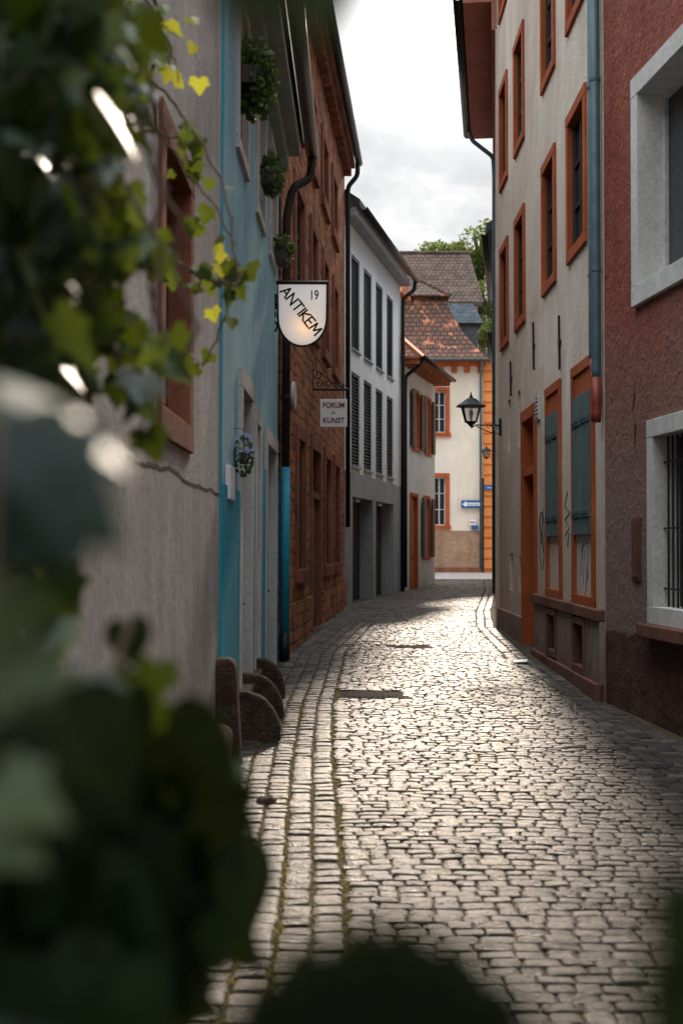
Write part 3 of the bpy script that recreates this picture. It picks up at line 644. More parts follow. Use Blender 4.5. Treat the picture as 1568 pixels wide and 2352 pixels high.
# ---------------------------------------------------------------- signs
sg=thing('hanging_sign','shield-shaped white sign lettered ANTIKEM and 19 on a black iron bracket','sign',(-.74,15.2,4.66))
xl,xr_,zt=-.74,-.17,4.66; cx=(xl+xr_)/2; rad_=(xr_-xl)/2
loop=[(xl,15.2,zt),(xr_,15.2,zt)]
for k in range(0,17):
    q=-math.pi*k/16; loop.append((cx+rad_*math.cos(q),15.2,zt-.40+ .33*math.sin(q)))
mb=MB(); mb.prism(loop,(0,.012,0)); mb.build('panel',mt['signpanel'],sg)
mb=MB(); L=[Vector(p)+Vector((0,.006,0)) for p in loop]; mb.tube(L+[L[0],L[1]],.014,6); mb.tube([(xl-.02,15.206,zt+.01),(xr_+.02,15.206,zt+.01)],.022,8); mb.build('rim',mt['blackmetal'],sg)
GL={'A':(.75,[[(0,0),(.38,1),(.75,0)],[(.16,.36),(.60,.36)]]),'N':(.72,[[(0,0),(0,1),(.72,0),(.72,1)]]),'T':(.75,[[(0,1),(.75,1)],[(.38,1),(.38,0)]]),
    'I':(.08,[[(.04,0),(.04,1)]]),'K':(.62,[[(0,0),(0,1)],[(.62,1),(0,.48),(.62,0)]]),'E':(.55,[[(.55,1),(0,1),(0,0),(.55,0)],[(0,.52),(.45,.52)]]),'M':(.9,[[(0,0),(.10,1),(.45,.25),(.80,1),(.9,0)]])}
def strokes(word,H,cx,cz,ang,y,w,gap=.22):
    tot=sum(GL[ch][0] for ch in word)+gap*(len(word)-1); x=-tot/2; ca,sa=math.cos(rad(ang)),math.sin(rad(ang)); mb=MB()
    def T(u,v): u*=H; v=(v-.5)*H; return Vector((cx+u*ca+v*sa,y,cz-u*sa+v*ca))
    dy=0
    for ch in word:
        W_,ls=GL[ch]
        for l in ls:
            for (a,b) in zip(l,l[1:]):
                p,q=T(x+a[0],a[1]),T(x+b[0],b[1]); d=(q-p).normalized(); nn=Vector((-d.z,0,d.x))*w/2; p=p-d*w*.4; q=q+d*w*.4; dy+=.00008
                o_=Vector((0,dy,0)); mb.prism([p+nn+o_,q+nn+o_,q-nn+o_,p-nn+o_],(0,.002,0))
        x+=W_+gap
    return mb
strokes('ANTIKEM',.116,cx-.012,4.342,52,15.190,.020,.2).build('lettering',mt['letterblack'],sg)
text('19',.155,mt['letterblue'],sg,facing(-.318,15.195,4.52),'house_number',.72,.002)
mb=MB(); wx=-.81
for z in (4.5,4.42): mb.tube([(wx-.02,15.206,z),(xl,15.206,z)],.014,6)
mb.tube([(wx+.0,15.206,4.56),(wx+.0,15.206,4.10)],.015,6); mb.tube([(-.765,15.206,4.54),(-.765,15.206,4.36)],.014,6)
mb.tube([(wx+.07*math.sin(q*.5)*(1-q/30),15.206,4.16+.07*math.cos(q*.5)) for q in range(0,14)],.012,6)
mb.tube([(wx+.05*math.sin(q*.5)*(1-q/30),15.206,4.30+.05*math.cos(q*.5)) for q in range(0,14)],.010,6); mb.build('bracket',mt['blackmetal'],sg)
sg=thing('hanging_sign','square white sign lettered FORUM für KUNST under a scrolled iron bracket','sign',(-.23,20.2,3.88))
mb=MB(); x0,x1=(735-784)/148.5,(797-784)/148.5; zt=3.88; mb.box(x0,x1,20.2,20.22,zt-.43,zt); mb.build('panel',mt['signwhite'],sg,bevel=.004)
cx=(x0+x1)/2
text('FORUM',.118,mt['lettermaroon'],sg,facing(cx,20.195,zt-.10),'lettering',.86,.0026)
text('für',.055,mt['lettermaroon'],sg,facing(cx,20.195,zt-.215),'lettering',.9,.001)
text('KUNST',.118,mt['lettermaroon'],sg,facing(cx,20.195,zt-.335),'lettering',.9,.0026)
mb=MB(); xw=-.46; mb.tube([(xw,20.21,4.03),(x1+.02,20.21,4.03)],.022,8)
for x in (x0+.05,x1-.05): mb.tube([(x,20.21,zt),(x,20.21,4.03)],.006,6)
mb.tube([(xw+.02,20.21,4.0),(xw+.02,20.21,4.36)],.014,6)
def scroll(cx,cz,r,a0,turn,y=20.21,t=.009):
    mb.tube([(cx+r*(1-k/26)*math.cos(a0+turn*k/20*2*math.pi),y,cz+r*(1-k/26)*math.sin(a0+turn*k/20*2*math.pi)) for k in range(21)],t,5)
scroll(xw+.10,4.26,.07,math.pi,1.2); scroll(xw+.11,4.12,.065,math.pi/2,-1.2); scroll(xw+.25,4.125,.07,math.pi,1.3); scroll(xw+.38,4.11,.055,0,-1.2); scroll(xw+.48,4.09,.04,math.pi,1.1)
mb.tube([(xw+.03,20.21,4.34),(xw+.15,20.21,4.28),(xw+.3,20.21,4.15),(xw+.5,20.21,4.06)],.009,5)
mb.build('bracket',mt['blackmetal'],sg)

sg=thing('one_way_sign','blue one-way arrow sign on the cream wall at the lane end','sign',(4.93,49.9,3.05))
mb=MB(); mb.box(4.57,5.3,49.87,49.9,3.06,3.36); mb.build('plate',mt['signblue'],sg)
mb=MB(); mb.prism([(4.60,49.862,3.21),(4.76,49.862,3.33),(4.76,49.862,3.27),(5.27,49.862,3.27),(5.27,49.862,3.15),(4.76,49.862,3.15),(4.76,49.862,3.09)],(0,.006,0)); mb.build('arrow',mt['signwhite'],sg)
text('Einbahnstraße',.075,mt['letterblack'],sg,facing(5.0,49.855,3.21),'lettering')
sg=thing('street_name_sign','small dark blue street name plate on the orange banded house','sign',(5.67,50,3.78))
mb=MB(); mb.box(5.46,6.1,49.99,50.02,3.76,3.95); mb.build('plate',mt['signblue'],sg)
text('Leyergasse',.12,mt['signwhite'],sg,facing(5.78,49.98,3.855),'lettering',.9)
sg=thing('notice_sign','small white and red notice above a blue one, low on the cream end wall','sign',(5.05,49.9,2.25))
mb=MB(); mb.box(4.88,5.12,49.88,49.92,2.42,2.62); n_=mb.build('plate',mt['signwhite'],sg); n_['label']='white upper plate'
mb=MB(); mb.box(4.9,5.1,49.872,49.88,2.5,2.54); mb.build('stripe',mt['letterred'],n_)
mb=MB(); mb.box(4.95,5.22,49.88,49.92,2.24,2.40); n_=mb.build('plate',mt['signblue'],sg); n_['label']='blue lower plate'
mb=MB(); mb.tube([(5.38,49.7,.55),(5.38,49.7,4.2)],.035,10); tag(mb.build('signpost',mt['blackmetal']),'thin dark post standing at the corner of the cream end house','post')

# ---------------------------------------------------------------- lanterns
def lantern(label,c,s,wall):
    L=thing('wall_lantern',label,'street lamp',c)
    c=Vector(c)
    w0,w1,hh=.11*s,.19*s,.34*s
    mb=MB()
    for k in range(4):
        q=math.pi/4+k*math.pi/2; a=c+Vector((w0*1.41*math.cos(q),w0*1.41*math.sin(q),0)); b=c+Vector((w1*1.41*math.cos(q),w1*1.41*math.sin(q),hh)); mb.tube([a,b],.014*s,6)
        q2=q+math.pi/2; a2=c+Vector((w0*1.41*math.cos(q2),w0*1.41*math.sin(q2),0)); b2=c+Vector((w1*1.41*math.cos(q2),w1*1.41*math.sin(q2),hh)); mb.tube([a,a2],.014*s,6); mb.tube([b,b2],.016*s,6)
        mb.tube([(a+a2)/2,(b+b2)/2],.009*s,6)
    mb.lathe(c,[(.03*s,-.10*s),(.06*s,-.06*s),(w0*1.2,0)],8); mb.build('frame',mt['blackmetal'],L)
    mb=MB(); mb.lathe(c,[(w0*1.38,.005),(w1*1.38,hh-.005)],4,math.pi/4); mb.build('glass',mt['lanternglass'],L)
    mb=MB(); mb.lathe(c+Vector((0,0,hh)),[(.33*s,-.02*s),(.33*s,0),(.20*s,.08*s),(.09*s,.16*s),(.05*s,.18*s)],8,math.pi/8); mb.build('lamp_roof',mt['blackmetal'],L)
    mb=MB(); mb.lathe(c+Vector((0,0,hh+.18*s)),[(.03*s,0),(.045*s,.02*s),(.02*s,.05*s),(.012*s,.10*s),(.002,.12*s)],8); mb.build('finial',mt['blackmetal'],L)
    mb=MB(); mb.lathe(c+Vector((0,0,.05*s)),[(.02*s,0),(.045*s,.08*s),(.05*s,.14*s),(.03*s,.2*s)],10); mb.build('lamp_bulb',mt['signwhite'],L,smooth=True)
    mb=MB(); w=Vector(wall); b0=c+Vector((0,0,-.1*s))
    mb.tube([b0,b0+Vector((0,0,-.03*s)),Vector((c.x+.1*s,c.y,w.z)),w],.016*s,6)
    P=[]
    for k in range(15):
        t=k/14; P.append((c.x+.12*s+(w.x-c.x-.12*s)*t,c.y,w.z-.02-.16*s*math.sin(t*math.pi*.5)))
    mb.tube(P,.012*s,6)
    mb.tube([(w.x-.1*s+.08*s*(1-k/22)*math.cos(k*.42),c.y,w.z-.07*s+.06*s*(1-k/22)*math.sin(k*.42)) for k in range(18)],.010*s,5)
    mb.tube([(w.x-.24*s+.06*s*(1-k/22)*math.cos(k*.42),c.y,w.z-.04*s+.04*s*(1-k/22)*math.sin(k*.42)) for k in range(18)],.009*s,5)
    mb.box(w.x-.02,w.x+.03,c.y-.03,c.y+.03,w.z-.22*s,w.z+.14*s)
    mb.build('bracket',mt['blackmetal'],L)
    return L
Pn=at(1081,972,20.6)
lantern('large black wall lantern with glass panes on the corner of the tall cream house',(Pn.x,20.6,Pn.z+.02),.74,(2.50,20.6,Pn.z-.03))
Pn=at(1116,1050,38)
lantern('small far black wall lantern beyond the larger one',(Pn.x,38,Pn.z),.55,(4.6,38,Pn.z))

# ---------------------------------------------------------------- ground
NX=[-400,-40,-8,-2,-1,0,1,2,3,4,8,40,400]; NY=[-60,-10,0,3,6,9,12.3,16,21,24,27.3,31,34.9,38,42,46,50,60,90,300,900]
mb=MB()
for y in NY:
    for x in NX: mb.v.append((x,y,gz(y)-.011))
nx=len(NX)
for j in range(len(NY)-1):
    for i in range(nx-1): mb.face((j*nx+i,j*nx+i+1,(j+1)*nx+i+1,(j+1)*nx+i))
tag(mb.build('ground',mt['soil'],origin=(0,0,0)),None,None,kind='structure')
mb=MB()
for a,b in ((43.5,46),(46,50)): mb.poly([(-10,a,gz(a)+.006),(40,a,gz(a)+.006),(40,b,gz(b)+.006),(-10,b,gz(b)+.006)])
tag(mb.build('cross_street',mt['asphalt']),None,None,kind='structure')
LW=[(-5,-.93),(9.2,-.87),(15.9,-.79),(16,-.72),(27.4,.06),(34.9,1.56),(40.2,2.85),(45,4.0)]
LG=[(-5,.06),(5.65,.03),(9.2,-.05),(12,-.07),(16.8,.05),(21.8,.55),(27,1.2),(35,2.6),(40.2,3.7),(45,4.6)]
RG=[(-5,3.3),(4,2.85),(9.1,2.36),(12,2.2),(14.5,2.12),(16.2,2.03),(20.9,2.15),(25.5,2.62),(30,3.2),(36,3.95),(45,4.9)]
RW=[(-5,4.26),(12.3,2.44),(16.7,2.44),(20.9,2.5),(28,3.25),(36,4.25),(45,5.3)]
MH=[(.29,12.75,.34,.33),(.92,17.6,.27,.27)]
cob=MB()
def stone(cx,cy,w,l,rot,dz=0,sh=None):
    for mx_,my_,a,b in MH:
        if abs(cx-mx_)<a and abs(cy-my_)<b: return
    z=gz(cy)+dz+R.uniform(-.0035,.0035); n=8; b=len(cob.v); ca,sa=math.cos(rot),math.sin(rot)
    tx,ty=R.uniform(-.05,.05),R.uniform(-.08,.08); hw,hl=w/2,l/2; k=min(hw,hl)*R.uniform(.12,.30)
    base=[(hw-k,hl),(hw,hl-k),(hw,-hl+k),(hw-k,-hl),(-hw+k,-hl),(-hw,-hl+k),(-hw,hl-k),(-hw+k,hl)]
    base=[(x+R.uniform(-.004,.004),y+R.uniform(-.004,.004)) for x,y in base]
    for s_,h_ in ((1,-.04),(.99,-.006),(.88,.0),(.5,.003+R.uniform(-.001,.002))):
        for x,y in base:
            X,Y_=x*s_,y*s_; cob.v.append((cx+X*ca-Y_*sa,cy+X*sa+Y_*ca,z+h_+X*tx+Y_*ty+(R.uniform(-.001,.001) if s_<.95 else 0)))
    sh=R.random() if sh is None else sh
    for i in range(3):
        for q in range(n): cob.face((b+i*n+q,b+(i+1)*n+q,b+(i+1)*n+(q+1)%n,b+i*n+(q+1)%n),sh)
    cob.face(tuple(b+3*n+q for q in range(n))[::-1],sh)
y=2.6
while y<43.4:
    l=R.uniform(.085,.108); a,b=lerp(LG,y),lerp(RG,y); x=a+R.uniform(-.02,.02)
    while x<b-.05:
        w=R.uniform(.08,.16)
        if x+w>b: w=max(.07,b-x)
        ph=y*.25
        cy=y+.03*math.sin(x*1.3+ph)+.006*math.sin(x*4+ph*3)+R.uniform(-.003,.003)
        stone(x+w/2,cy,w-R.uniform(.003,.007),l-R.uniform(.001,.005),math.atan(.039*math.cos(x*1.3+ph)+.024*math.cos(x*4+ph*3))+R.uniform(-.025,.025)); x+=w
    y+=l
def columns(line,wall,sgn,first=.0,pw=.14):
    for k in range(14):
        y=2.6+R.uniform(0,.1); off=first+(k+.5)*pw
        while y<43.4:
            l=R.uniform(.09,.17); yc=y+l/2; gx=lerp(line,yc); x=gx+sgn*off
            if (sgn<0 and x-.05>lerp(wall,yc)) or (sgn>0 and x+.05<lerp(wall,yc)):
                sl=(lerp(line,yc+.1)-lerp(line,yc-.1))/.2
                dip=-.003 if k in (0,1) else .0
                stone(x+R.uniform(-.006,.006),yc,pw-R.uniform(.008,.020),l-.010,-math.atan(sl)+R.uniform(-.04,.04),dip)
            y+=l
columns(LG,LW,-1,.015); columns(RG,RW,1,.01)
tag(cob.build('cobblestone_street',mt['cobble'],smooth=False,origin=(0,0,0)),None,None,kind='structure')
mb=MB()
for i in range(20000):
    y=3.4+R.random()**1.9*10
    if R.random()<.72: x=lerp(LG,y)-R.choice((0,0,.15,.29,.29,.43,.57))+R.gauss(0,.018)
    else: x=R.uniform(-.8,2.6)
    if x<lerp(LW,y)+.02: continue
    z=gz(y)-.009; s_=R.uniform(.004,.010); q=R.uniform(0,6.28)
    P=[(x+s_*math.cos(q+k*2.1)*R.uniform(.6,1.2),y+s_*math.sin(q+k*2.1)*R.uniform(.6,1.4),z+R.uniform(0,.011)) for k in range(3)]
    mb.poly(P,R.random())
tag(mb.build('moss',mt['moss']),'yellow-green moss and litter in the cobble joints','moss',kind='stuff')
def manhole(label,x,y,w,l):
    m_=thing('manhole_cover',label,'manhole cover',(x,y,gz(y)+.004)); z=gz(y)
    mb=MB(); mb.box(x-w/2,x+w/2,y-l/2,y+l/2,z-.03,z-.004); mb.build('frame',mt['castiron'],m_,bevel=.003)
    mb=MB(); mb.lathe((x,y,z),[(w*.44,-.006),(w*.44,-.001),(w*.42,.0)],32,0,1,l/w); mb.build('lid',mt['castiron'],m_)
    for i in range(-3,4):
        mb=MB(); mb.box(x+i*w*.09-.012,x+i*w*.09+.012,y-l*.3,y+l*.3,z-.002,z+.005); mb.build('tread_bar',mt['castiron'],m_)
manhole('large rusty manhole cover set in the cobbles beside the left gutter',.29,12.75,.62,.6)
manhole('small far manhole cover in the middle of the lane',.92,17.6,.5,.5)
mb=MB(); P=at(1193,1518,15.6); z=gz(15.6)+.012; P=[(P.x-.1,15.5,z),(P.x+.06,15.45,z+.01),(P.x+.11,15.7,z+.02),(P.x-.05,15.78,z)]; mb.prism(P,(0,0,.003)); tag(mb.build('paper_sheet',mt['paper']),'crumpled white paper lying on the cobbles by the right-hand door','paper')

# ---------------------------------------------------------------- foliage
LEAF=[(0,0),(.14,-.13),(.36,-.14),(.50,.02),(.44,.14),(.60,.34),(.38,.42),(.30,.50),(.24,.66),(0,1.0)]
LEAFO=LEAF+[(-x,y) for x,y in LEAF[-2:0:-1]]
LR=[(0,0),(.12,-.09),(.28,-.12),(.42,-.05),(.50,.10),(.52,.28),(.46,.46),(.36,.62),(.22,.78),(.10,.91),(0,1.0)]
LEAFR=LR+[(-x,y) for x,y in LR[-2:0:-1]]
def leaf(mb,p,t,n,s,sh=None,curl=.18,shape=None):
    O=shape or LEAFO
    t=t.normalized(); a=t.cross(n)
    if a.length<1e-3: a=t.cross(Vector((.3,.5,.8)))
    a.normalize(); n=a.cross(t).normalized(); b=len(mb.v); sh=R.random() if sh is None else sh
    mb.v.append(tuple(p+t*s*.35))
    for x,y in O:
        mb.v.append(tuple(p+a*(x*s)+t*(y*s)-n*(curl*s*(abs(x)*.9+max(0,y-.4)*.6))))
    m_=len(O)
    for k in range(m_): mb.face((b,b+1+k,b+1+(k+1)%m_),sh)
def rv(): 
    while 1:
        v=Vector((R.uniform(-1,1),R.uniform(-1,1),R.uniform(-1,1)))
        if .05<v.length<1: return v.normalized()
def cluster(mb,x,y,d,rx,ry,n,size,dd=.25,bias=Vector((0,-.8,.3)),shape=None):
    for _ in range(n):
        while 1:
            u,v=R.uniform(-1,1),R.uniform(-1,1)
            if u*u+v*v<1: break
        D=d*(1+R.uniform(-dd,dd)); p=at(x+u*rx,y+v*ry,D)
        t=(Vector((0,0,-1))+rv()*.8); nn=(bias+rv()*.9).normalized(); leaf(mb,p,t,nn,size*R.uniform(.7,1.3),shape=shape)
v=thing('trailing_vine','slender trailing vine with yellow-green leaves hanging over the grey wall window','vine',at(340,0,4.2))
st=MB(); lf=MB()
paths=[[(320,-60),(375,60),(345,180),(420,260),(500,390),(535,500),(540,620),(515,740),(470,840),(438,815)],
       [(340,170),(365,290),(430,400),(500,470),(535,560),(545,640)],[(300,-50),(350,20),(395,110),(410,190)],[(430,620),(480,640),(540,660),(560,610)],[(355,560),(430,620),(500,650)],[(250,250),(330,300),(430,320),(455,380)]]
for i,pp in enumerate(paths):
    P=[at(x+R.uniform(-4,4),y,4.1+.25*math.sin(k*.8+i)) for k,(x,y) in enumerate(pp)]
    Q=[]
    for a,b in zip(P,P[1:]):
        for k in range(5): Q.append(a.lerp(b,k/5)+Vector((R.uniform(-1,1),0,R.uniform(-1,1)))*.006)
    Q.append(P[-1]); st.tube(Q,[.0065*(1-.7*k/len(Q)) for k in range(len(Q))],6)
    for q in Q:
        if R.random()<.30: leaf(lf,q+rv()*.04,Vector((0,0,-1))+rv()*.9,Vector((0,-1,.2))+rv()*.6,R.uniform(.03,.06))
cl=MB()
for (x,y,rx,ry,n) in ((370,110,30,60,7),(455,105,20,15,1),(460,185,15,10,1),(400,50,40,30,3),(520,590,40,35,3),(480,712,12,6,1),(400,170,20,20,2)):
    cluster(cl,x,y,4.1,rx,ry,n,.058,.05,Vector((0,-1,.2)))
for (x,y,rx,ry,n) in ((450,300,25,35,3),(445,360,15,25,2),(450,510,12,25,2),(480,630,50,25,6),(370,640,30,50,4),(470,470,10,20,1),(535,600,25,25,4)):
    cluster(lf,x,y,4.1,rx,ry,n,.055,.05,Vector((0,-1,.2)))
st.build('stem',mt['bark'],v,smooth=True); lf.build('foliage',mt['leaf'],v); cl.build('foliage',mt['leaf_bright'],v)
v=thing('climbing_vine','dense dark leafy vine mass filling the left edge of the view','vine',at(60,600,1.8))
lf=MB(); br=MB(); st=MB()
for (x,y,d,rx,ry,n,s) in ((90,110,1.7,190,200,150,.062),(260,60,2.0,70,110,18,.055),(50,400,1.7,150,250,130,.062),(190,430,2.0,110,190,34,.055),(150,700,1.9,140,170,50,.055),(40,850,1.6,100,260,60,.062),(230,250,2.1,110,120,24,.055),(60,1290,1.6,110,160,40,.055),(310,600,2.1,50,90,8,.052),(300,800,2.1,100,70,12,.052),(340,900,2.1,30,30,2,.05),(330,990,2.0,25,15,2,.045)):
    cluster(lf,x,y,d,rx,ry,n,s,.2)
for (x,y,d,rx,ry,n,s) in ((300,560,2.1,60,110,11,.055),(220,520,1.9,100,150,12,.055),(150,1440,1.5,90,50,7,.045),(370,790,2.1,40,40,4,.06),(280,140,2.0,60,100,6,.05),(380,580,2.2,30,30,3,.05),(100,650,1.8,90,300,16,.055)):
    cluster(br,x,y,d,rx,ry,n,s,.1)
for i in range(12):
    x=R.uniform(-50,260); y=-80; P=[]
    for k in range(12): P.append(at(x,y,1.8+i*.02)); x+=R.uniform(-40,48); y+=R.uniform(50,110)
    st.tube(P,.0035,5)
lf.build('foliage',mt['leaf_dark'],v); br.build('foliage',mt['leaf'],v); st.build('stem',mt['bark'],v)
v=thing('leafy_shoot','large dark green leaves very close on the lower left, strongly out of focus','plant',at(100,1900,.75))
lf=MB(); st=MB(); br=MB()
for (x,y,d,rx,ry,n,s) in ((40,2100,.9,240,280,80,.08),(140,1800,.9,170,180,28,.065),(300,1720,.95,90,110,8,.055),(470,1850,1.0,60,90,6,.055),(420,2060,1.0,110,90,14,.06),(80,2280,.85,240,160,40,.08),(60,1620,.9,100,90,10,.055),(300,2230,1.0,90,90,10,.065)):
    cluster(lf,x,y,d,rx,ry,n,s,.12,Vector((0,-.9,.2)),shape=LEAFO if n%4 else LEAFR)
leaf(lf,at(500,1960,1.0),Vector((.3,0,-1)),Vector((.2,-1,.3)),.078,.3,shape=LEAFR); leaf(lf,at(290,1430,1.1),Vector((.2,0,-1)),Vector((.2,-1,.3)),.038,.1,shape=LEAFR)
for (x,y,d,rx,ry,n,s) in ((320,1560,1.1,60,70,4,.042),(400,1800,1.1,60,50,3,.040),(110,1560,1.05,100,60,5,.042),(480,1780,1.1,50,60,3,.040),(200,1800,1.1,120,120,6,.042),(430,2040,1.1,80,80,4,.040)):
    cluster(br,x,y,d,rx,ry,n,s,.05,Vector((0,-.9,.3)))
st.tube([at(-100,2400,.9),at(80,2000,.95),at(200,1700,1),at(300,1430,1.1)],.003,6); st.tube([at(80,2000,.95),at(300,1850,1),at(500,1800,1.0)],.003,6)
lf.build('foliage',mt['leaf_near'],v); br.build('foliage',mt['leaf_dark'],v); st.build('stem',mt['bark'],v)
v=thing('leafy_shoot','two big blurred grey-green leaves close to the viewer at the middle left edge','plant',at(150,1050,.5))
lf=MB(); pl=MB(); leaf(lf,at(-20,900,.55),Vector((1,0,-.5)),Vector((.1,-.4,.8)),.068,.8,.25,LEAFR); leaf(lf,at(30,1030,.52),Vector((.8,0,-.7)),Vector((.1,-.9,.3)),.06,.3,.25,LEAFO); leaf(lf,at(-60,1040,.5),Vector((.8,0,-.8)),Vector((.1,-.9,.3)),.06,.1,.25,LEAFR)
leaf(pl,at(-60,1400,.55),Vector((1,0,.1)),Vector((0,-.8,.5)),.036,.5,.3,LEAFO); leaf(pl,at(-40,1520,.55),Vector((1,0,-.1)),Vector((0,-.8,.5)),.042,.4,.3,LEAFO); leaf(pl,at(0,1790,.55),Vector((.8,0,-.5)),Vector((0,-.7,.6)),.036,.7,.3,LEAFO); leaf(pl,at(-60,1880,.55),Vector((.8,0,-.5)),Vector((0,-.7,.6)),.038,.4,.3,LEAFO)
st=MB(); st.tube([at(-120,800,.5),at(-20,900,.5),at(-20,1020,.48),at(-40,1420,.45)],.002,5)
lf.build('foliage',mt['leaf_grey'],v); pl.build('foliage',mt['leaf_pale'],v); st.build('stem',mt['bark'],v)
v=thing('leafy_shoot','dark leaves very close at the top edge above the sandstone house','plant',at(660,-60,.3))
lf=MB(); leaf(lf,at(700,-190,.34),Vector((.1,0,-1)),Vector((0,-.9,.2)),.034,.9,.05,LEAFR); leaf(lf,at(600,-200,.34),Vector((-.2,0,-1)),Vector((0,-.9,.2)),.032,.7,.05,LEAFR)
lf.build('foliage',mt['leaf_near'],v); st=MB(); st.tube([at(400,-230,.34),at(560,-215,.34),at(700,-200,.34)],.001,5); st.build('stem',mt['bark'],v)
v=thing('leafy_shoot','dark blurred leaves very close along the bottom edge of the view','plant',at(900,2500,.3))
lf=MB()
for (x,y,tx,s) in ((740,2530,-.15,.044),(830,2540,.0,.050),(920,2540,.03,.050),(1010,2550,.1,.046),(700,2580,-.4,.04),(1060,2590,.35,.04)): leaf(lf,at(x,y,.33),Vector((tx,0,1)),Vector((0,-.9,.1)),s,.2,.05,LEAFR)
for (x,y,tx,s) in ((1660,2200,-.5,.028),(1700,2420,-.7,.034)): leaf(lf,at(x,y,.33),Vector((tx,0,.6)),Vector((0,-.9,.1)),s,.2,.05,LEAFR)
lf.build('foliage',mt['leaf_near'],v); st=MB(); st.tube([at(600,2700,.33),at(880,2560,.33),at(1100,2600,.33),at(1700,2440,.33)],.001,5); st.build('stem',mt['bark'],v)
def boxplant(label,F,a,b,z,n,lo,hi,s,rs):
    v=thing('window_box',label,'window box',F.pt((a+b)/2,z,.12),'planted window boxes of the blue house')
    mb=MB(); fb(mb,F,a,b,z,z+.14,.035,.15); mb.build('trough',mt['pot'],v)
    mb=MB(); zc=z+.12+(hi-lo)/2; hz=(hi+lo)/2
    for _ in range(n):
        q=rv()*R.uniform(.5,1); t=(a+b)/2+q.x*(b-a)*.62; zz=zc+q.z*hz; d=.12+q.y*.16*rs
        leaf(mb,F.pt(t,zz,max(.02,d)),rv()+Vector((.2,0,-.2)),rv()+Vector((.4,-.4,.5)),s*R.uniform(.6,1.3))
    mb.build('foliage',mt['leaf_box'],v)
boxplant('largest and nearest overflowing window box high on the blue house',FB,10.4,10.9,5.3,900,.34,.34,.045,1.2)
boxplant('middle window box with yellowish foliage on the blue house',FB,12.5,12.95,5.08,460,.22,.26,.04,.8)
boxplant('farthest and smallest window box on the blue house, just above the shield sign',FB,14.7,15.2,4.85,320,.14,.22,.04,.9)
v=thing('flower_basket','hanging basket of pale blue flowers on the wall of the blue house','hanging basket',FB.pt(10.3,2.2,.12))
mb=MB(); c0=FB.pt(10.3,2.27,.075); mb.lathe(c0,[(.03,-.02),(.05,.03),(.055,.07)],12); mb.build('pot',mt['pot'],v)
mb=MB(); mb2=MB()
for _ in range(230): 
    q=rv(); leaf(mb,c0+Vector((0,0,.07))+Vector((q.x*.07,q.y*.09,q.z*.15-.03)),q,rv(),.024)
for _ in range(60):
    q=rv(); p=c0+Vector((0,-.02,.12))+Vector((q.x*.08,q.y*.11,q.z*.10)); s_=.012
    for k in range(5):
        e=k*1.256; mb2.poly([p,p+Vector((math.cos(e)*s_,-.004,math.sin(e)*s_)),p+Vector((math.cos(e+.9)*s_,-.004,math.sin(e+.9)*s_))],R.random())
mb.build('foliage',mt['leaf_box'],v); mb2.build('blossoms',mt['petal'],v)
mb=MB(); mb.tube([c0+Vector((-.08,0,.26)),c0+Vector((0,0,.26)),c0+Vector((0,0,.07))],.003,5); mb.build('hook',mt['blackmetal'],v)

mb=MB(); n=24
for r_,z in ((80,0),(60,8),(40,16),(20,21),(5,23)):
    for k in range(n): q=2*math.pi*k/n; mb.v.append((30+r_*math.cos(q),170+r_*math.sin(q)*.9,z))
for i in range(4):
    for k in range(n): mb.face((i*n+k,i*n+(k+1)%n,(i+1)*n+(k+1)%n,(i+1)*n+k))
mb.face(tuple(4*n+k for k in range(n)))
tag(mb.build('hill',mt['hill'],smooth=True),None,None,kind='structure')
def tree(label,x,y,Y,rpx,n=1400,base=2):
    c=at(x,y,Y); r=rpx/F0*Y
    v=thing('tree',label,'tree',(c.x,Y,base),'trees beyond the far roofs')
    mb=MB(); H=c.z-base; mb.tube([(c.x,Y,base-1),(c.x+.2,Y,base+H*.4),(c.x,Y,c.z),(c.x,Y,c.z+r*.5)],[.45,.35,.22,.08],8)
    for k in range(6): q=rv(); mb.tube([(c.x,Y,c.z-r*.5),(c.x+q.x*r*.5,Y+q.y*r*.5,c.z+abs(q.z)*r*.4),(c.x+q.x*r*.8,Y+q.y*r*.8,c.z+abs(q.z)*r*.7)],[.14,.09,.03],6)
    mb.build('trunk',mt['bark'],v)
    mb=MB(); cl=[]
    for k in range(18): q=rv(); cl.append((c+Vector((q.x,q.y,q.z*.85))*r*R.uniform(.4,.85),r*R.uniform(.25,.45),R.random()))
    for k in range(n):
        cc,cr,sh=R.choice(cl); q=rv(); p=cc+q*cr*R.uniform(.6,1); s_=r*.05*R.uniform(.6,1.4); a=rv(); bb=a.cross(rv()).normalized()
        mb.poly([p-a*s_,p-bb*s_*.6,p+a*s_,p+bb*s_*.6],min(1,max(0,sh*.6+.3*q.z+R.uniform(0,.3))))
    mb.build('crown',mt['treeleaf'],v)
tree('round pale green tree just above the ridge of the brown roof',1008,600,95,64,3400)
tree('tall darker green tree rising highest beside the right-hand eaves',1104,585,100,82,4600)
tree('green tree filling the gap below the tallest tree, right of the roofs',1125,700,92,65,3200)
tree('yellow-green low tree directly above the right end of the mansard roof',1125,775,85,52,2400)

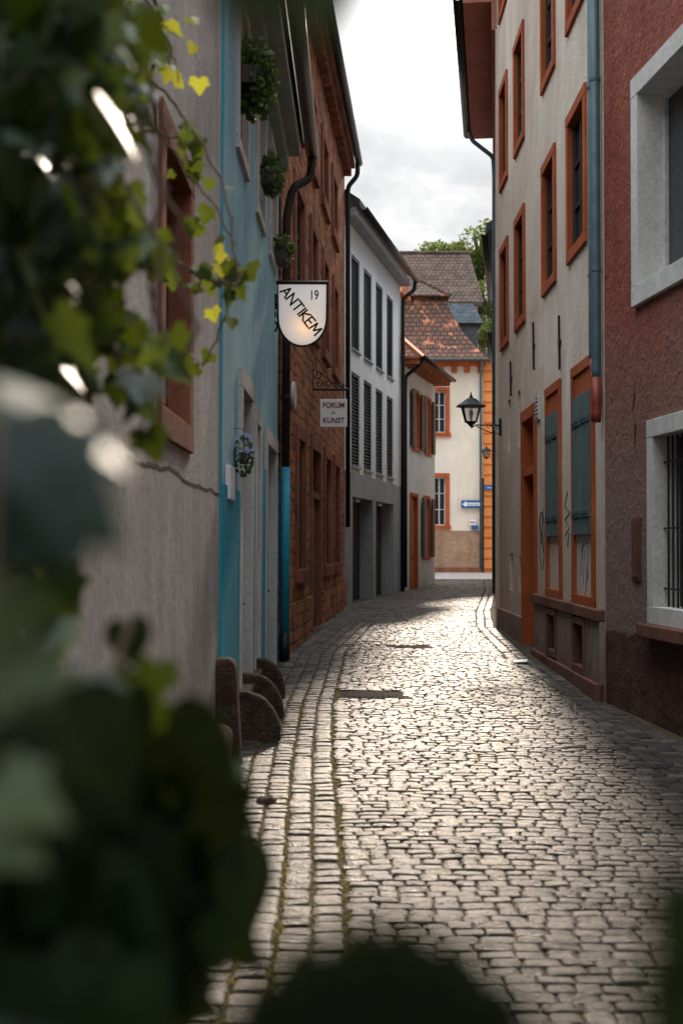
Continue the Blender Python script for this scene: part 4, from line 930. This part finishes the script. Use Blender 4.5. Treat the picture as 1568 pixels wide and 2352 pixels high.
# ---------------------------------------------------------------- light, world, camera
az,el=rad(4.0),rad(25)
S=Vector((math.sin(az)*math.cos(el),math.cos(az)*math.cos(el),math.sin(el)))
su=bpy.data.lights.new('sun','SUN'); su.energy=4.2; su.angle=rad(4.0); su.color=(1,.85,.68)
so=bpy.data.objects.new('sun',su); C.objects.link(so); so.rotation_euler=S.to_track_quat('Z','Y').to_euler(); so.location=(0,0,30)
w=bpy.data.worlds.new('World'); scn.world=w; w.use_nodes=True; nt=w.node_tree; bg=nt.nodes['Background']
sk=nt.nodes.new('ShaderNodeTexSky'); sk.sky_type='NISHITA'; sk.sun_disc=False; sk.sun_elevation=el; sk.sun_rotation=az
nt.links.new(sk.outputs[0],bg.inputs[0]); bg.inputs[1].default_value=.08
tc=nt.nodes.new('ShaderNodeTexCoord').outputs['Generated']
cn=noise(nt,mapping(nt,tc,(5,5,8)),1.25,7,.58,.5)
cc=ramp(nt,cn,[(.38,(.42,.49,.56)),(.50,(.62,.68,.73)),(.62,(.93,.96,.98))])
sx=nt.nodes.new('ShaderNodeSeparateXYZ'); nt.links.new(tc,sx.inputs[0])
zen=mrange(nt,sx.outputs[2],.42,.85,1.0,6.2)
sc0=nt.nodes.new('ShaderNodeVectorMath'); sc0.operation='SCALE'; nt.links.new(cc,sc0.inputs[0]); nt.links.new(zen,sc0.inputs['Scale'])
vm=nt.nodes.new('ShaderNodeVectorMath'); vm.operation='DOT_PRODUCT'; nt.links.new(tc,vm.inputs[0])
S2=Vector((math.sin(rad(5.0))*math.cos(rad(22.5)),math.cos(rad(5.0))*math.cos(rad(22.5)),math.sin(rad(22.5)))); vm.inputs[1].default_value=S2
g1=math_(nt,'POWER',math_(nt,'MAXIMUM',vm.outputs['Value'],0),600); g2=math_(nt,'POWER',math_(nt,'MAXIMUM',vm.outputs['Value'],0),60)
gl=math_(nt,'ADD',math_(nt,'MULTIPLY',g1,4.0),math_(nt,'MULTIPLY',g2,.10))
add=nt.nodes.new('ShaderNodeVectorMath'); add.operation='ADD'
sc=nt.nodes.new('ShaderNodeVectorMath'); sc.operation='SCALE'; sc.inputs[0].default_value=(1,.96,.89); nt.links.new(gl,sc.inputs['Scale'])
nt.links.new(sc0.outputs[0],add.inputs[0]); nt.links.new(sc.outputs[0],add.inputs[1])
bg2=nt.nodes.new('ShaderNodeBackground'); nt.links.new(add.outputs[0],bg2.inputs[0]); bg2.inputs[1].default_value=.95
mx=nt.nodes.new('ShaderNodeMixShader'); mx.inputs[0].default_value=.88
nt.links.new(bg.outputs[0],mx.inputs[1]); nt.links.new(bg2.outputs[0],mx.inputs[2]); nt.links.new(mx.outputs[0],nt.nodes['World Output'].inputs[0])
cam=bpy.data.cameras.new('camera'); co=bpy.data.objects.new('camera',cam); C.objects.link(co); co.location=(0,0,CAMH); co.rotation_euler=(rad(90),0,0)
cam.sensor_fit='VERTICAL'; cam.sensor_height=36; cam.sensor_width=24; cam.lens=F0/2352*36; cam.shift_y=79/2352; cam.clip_end=2000; cam.clip_start=.02
cam.dof.use_dof=True; cam.dof.focus_distance=15; cam.dof.aperture_fstop=3.0
scn.camera=co
scn.view_settings.view_transform='Standard'; scn.view_settings.look='None'; scn.view_settings.exposure=0
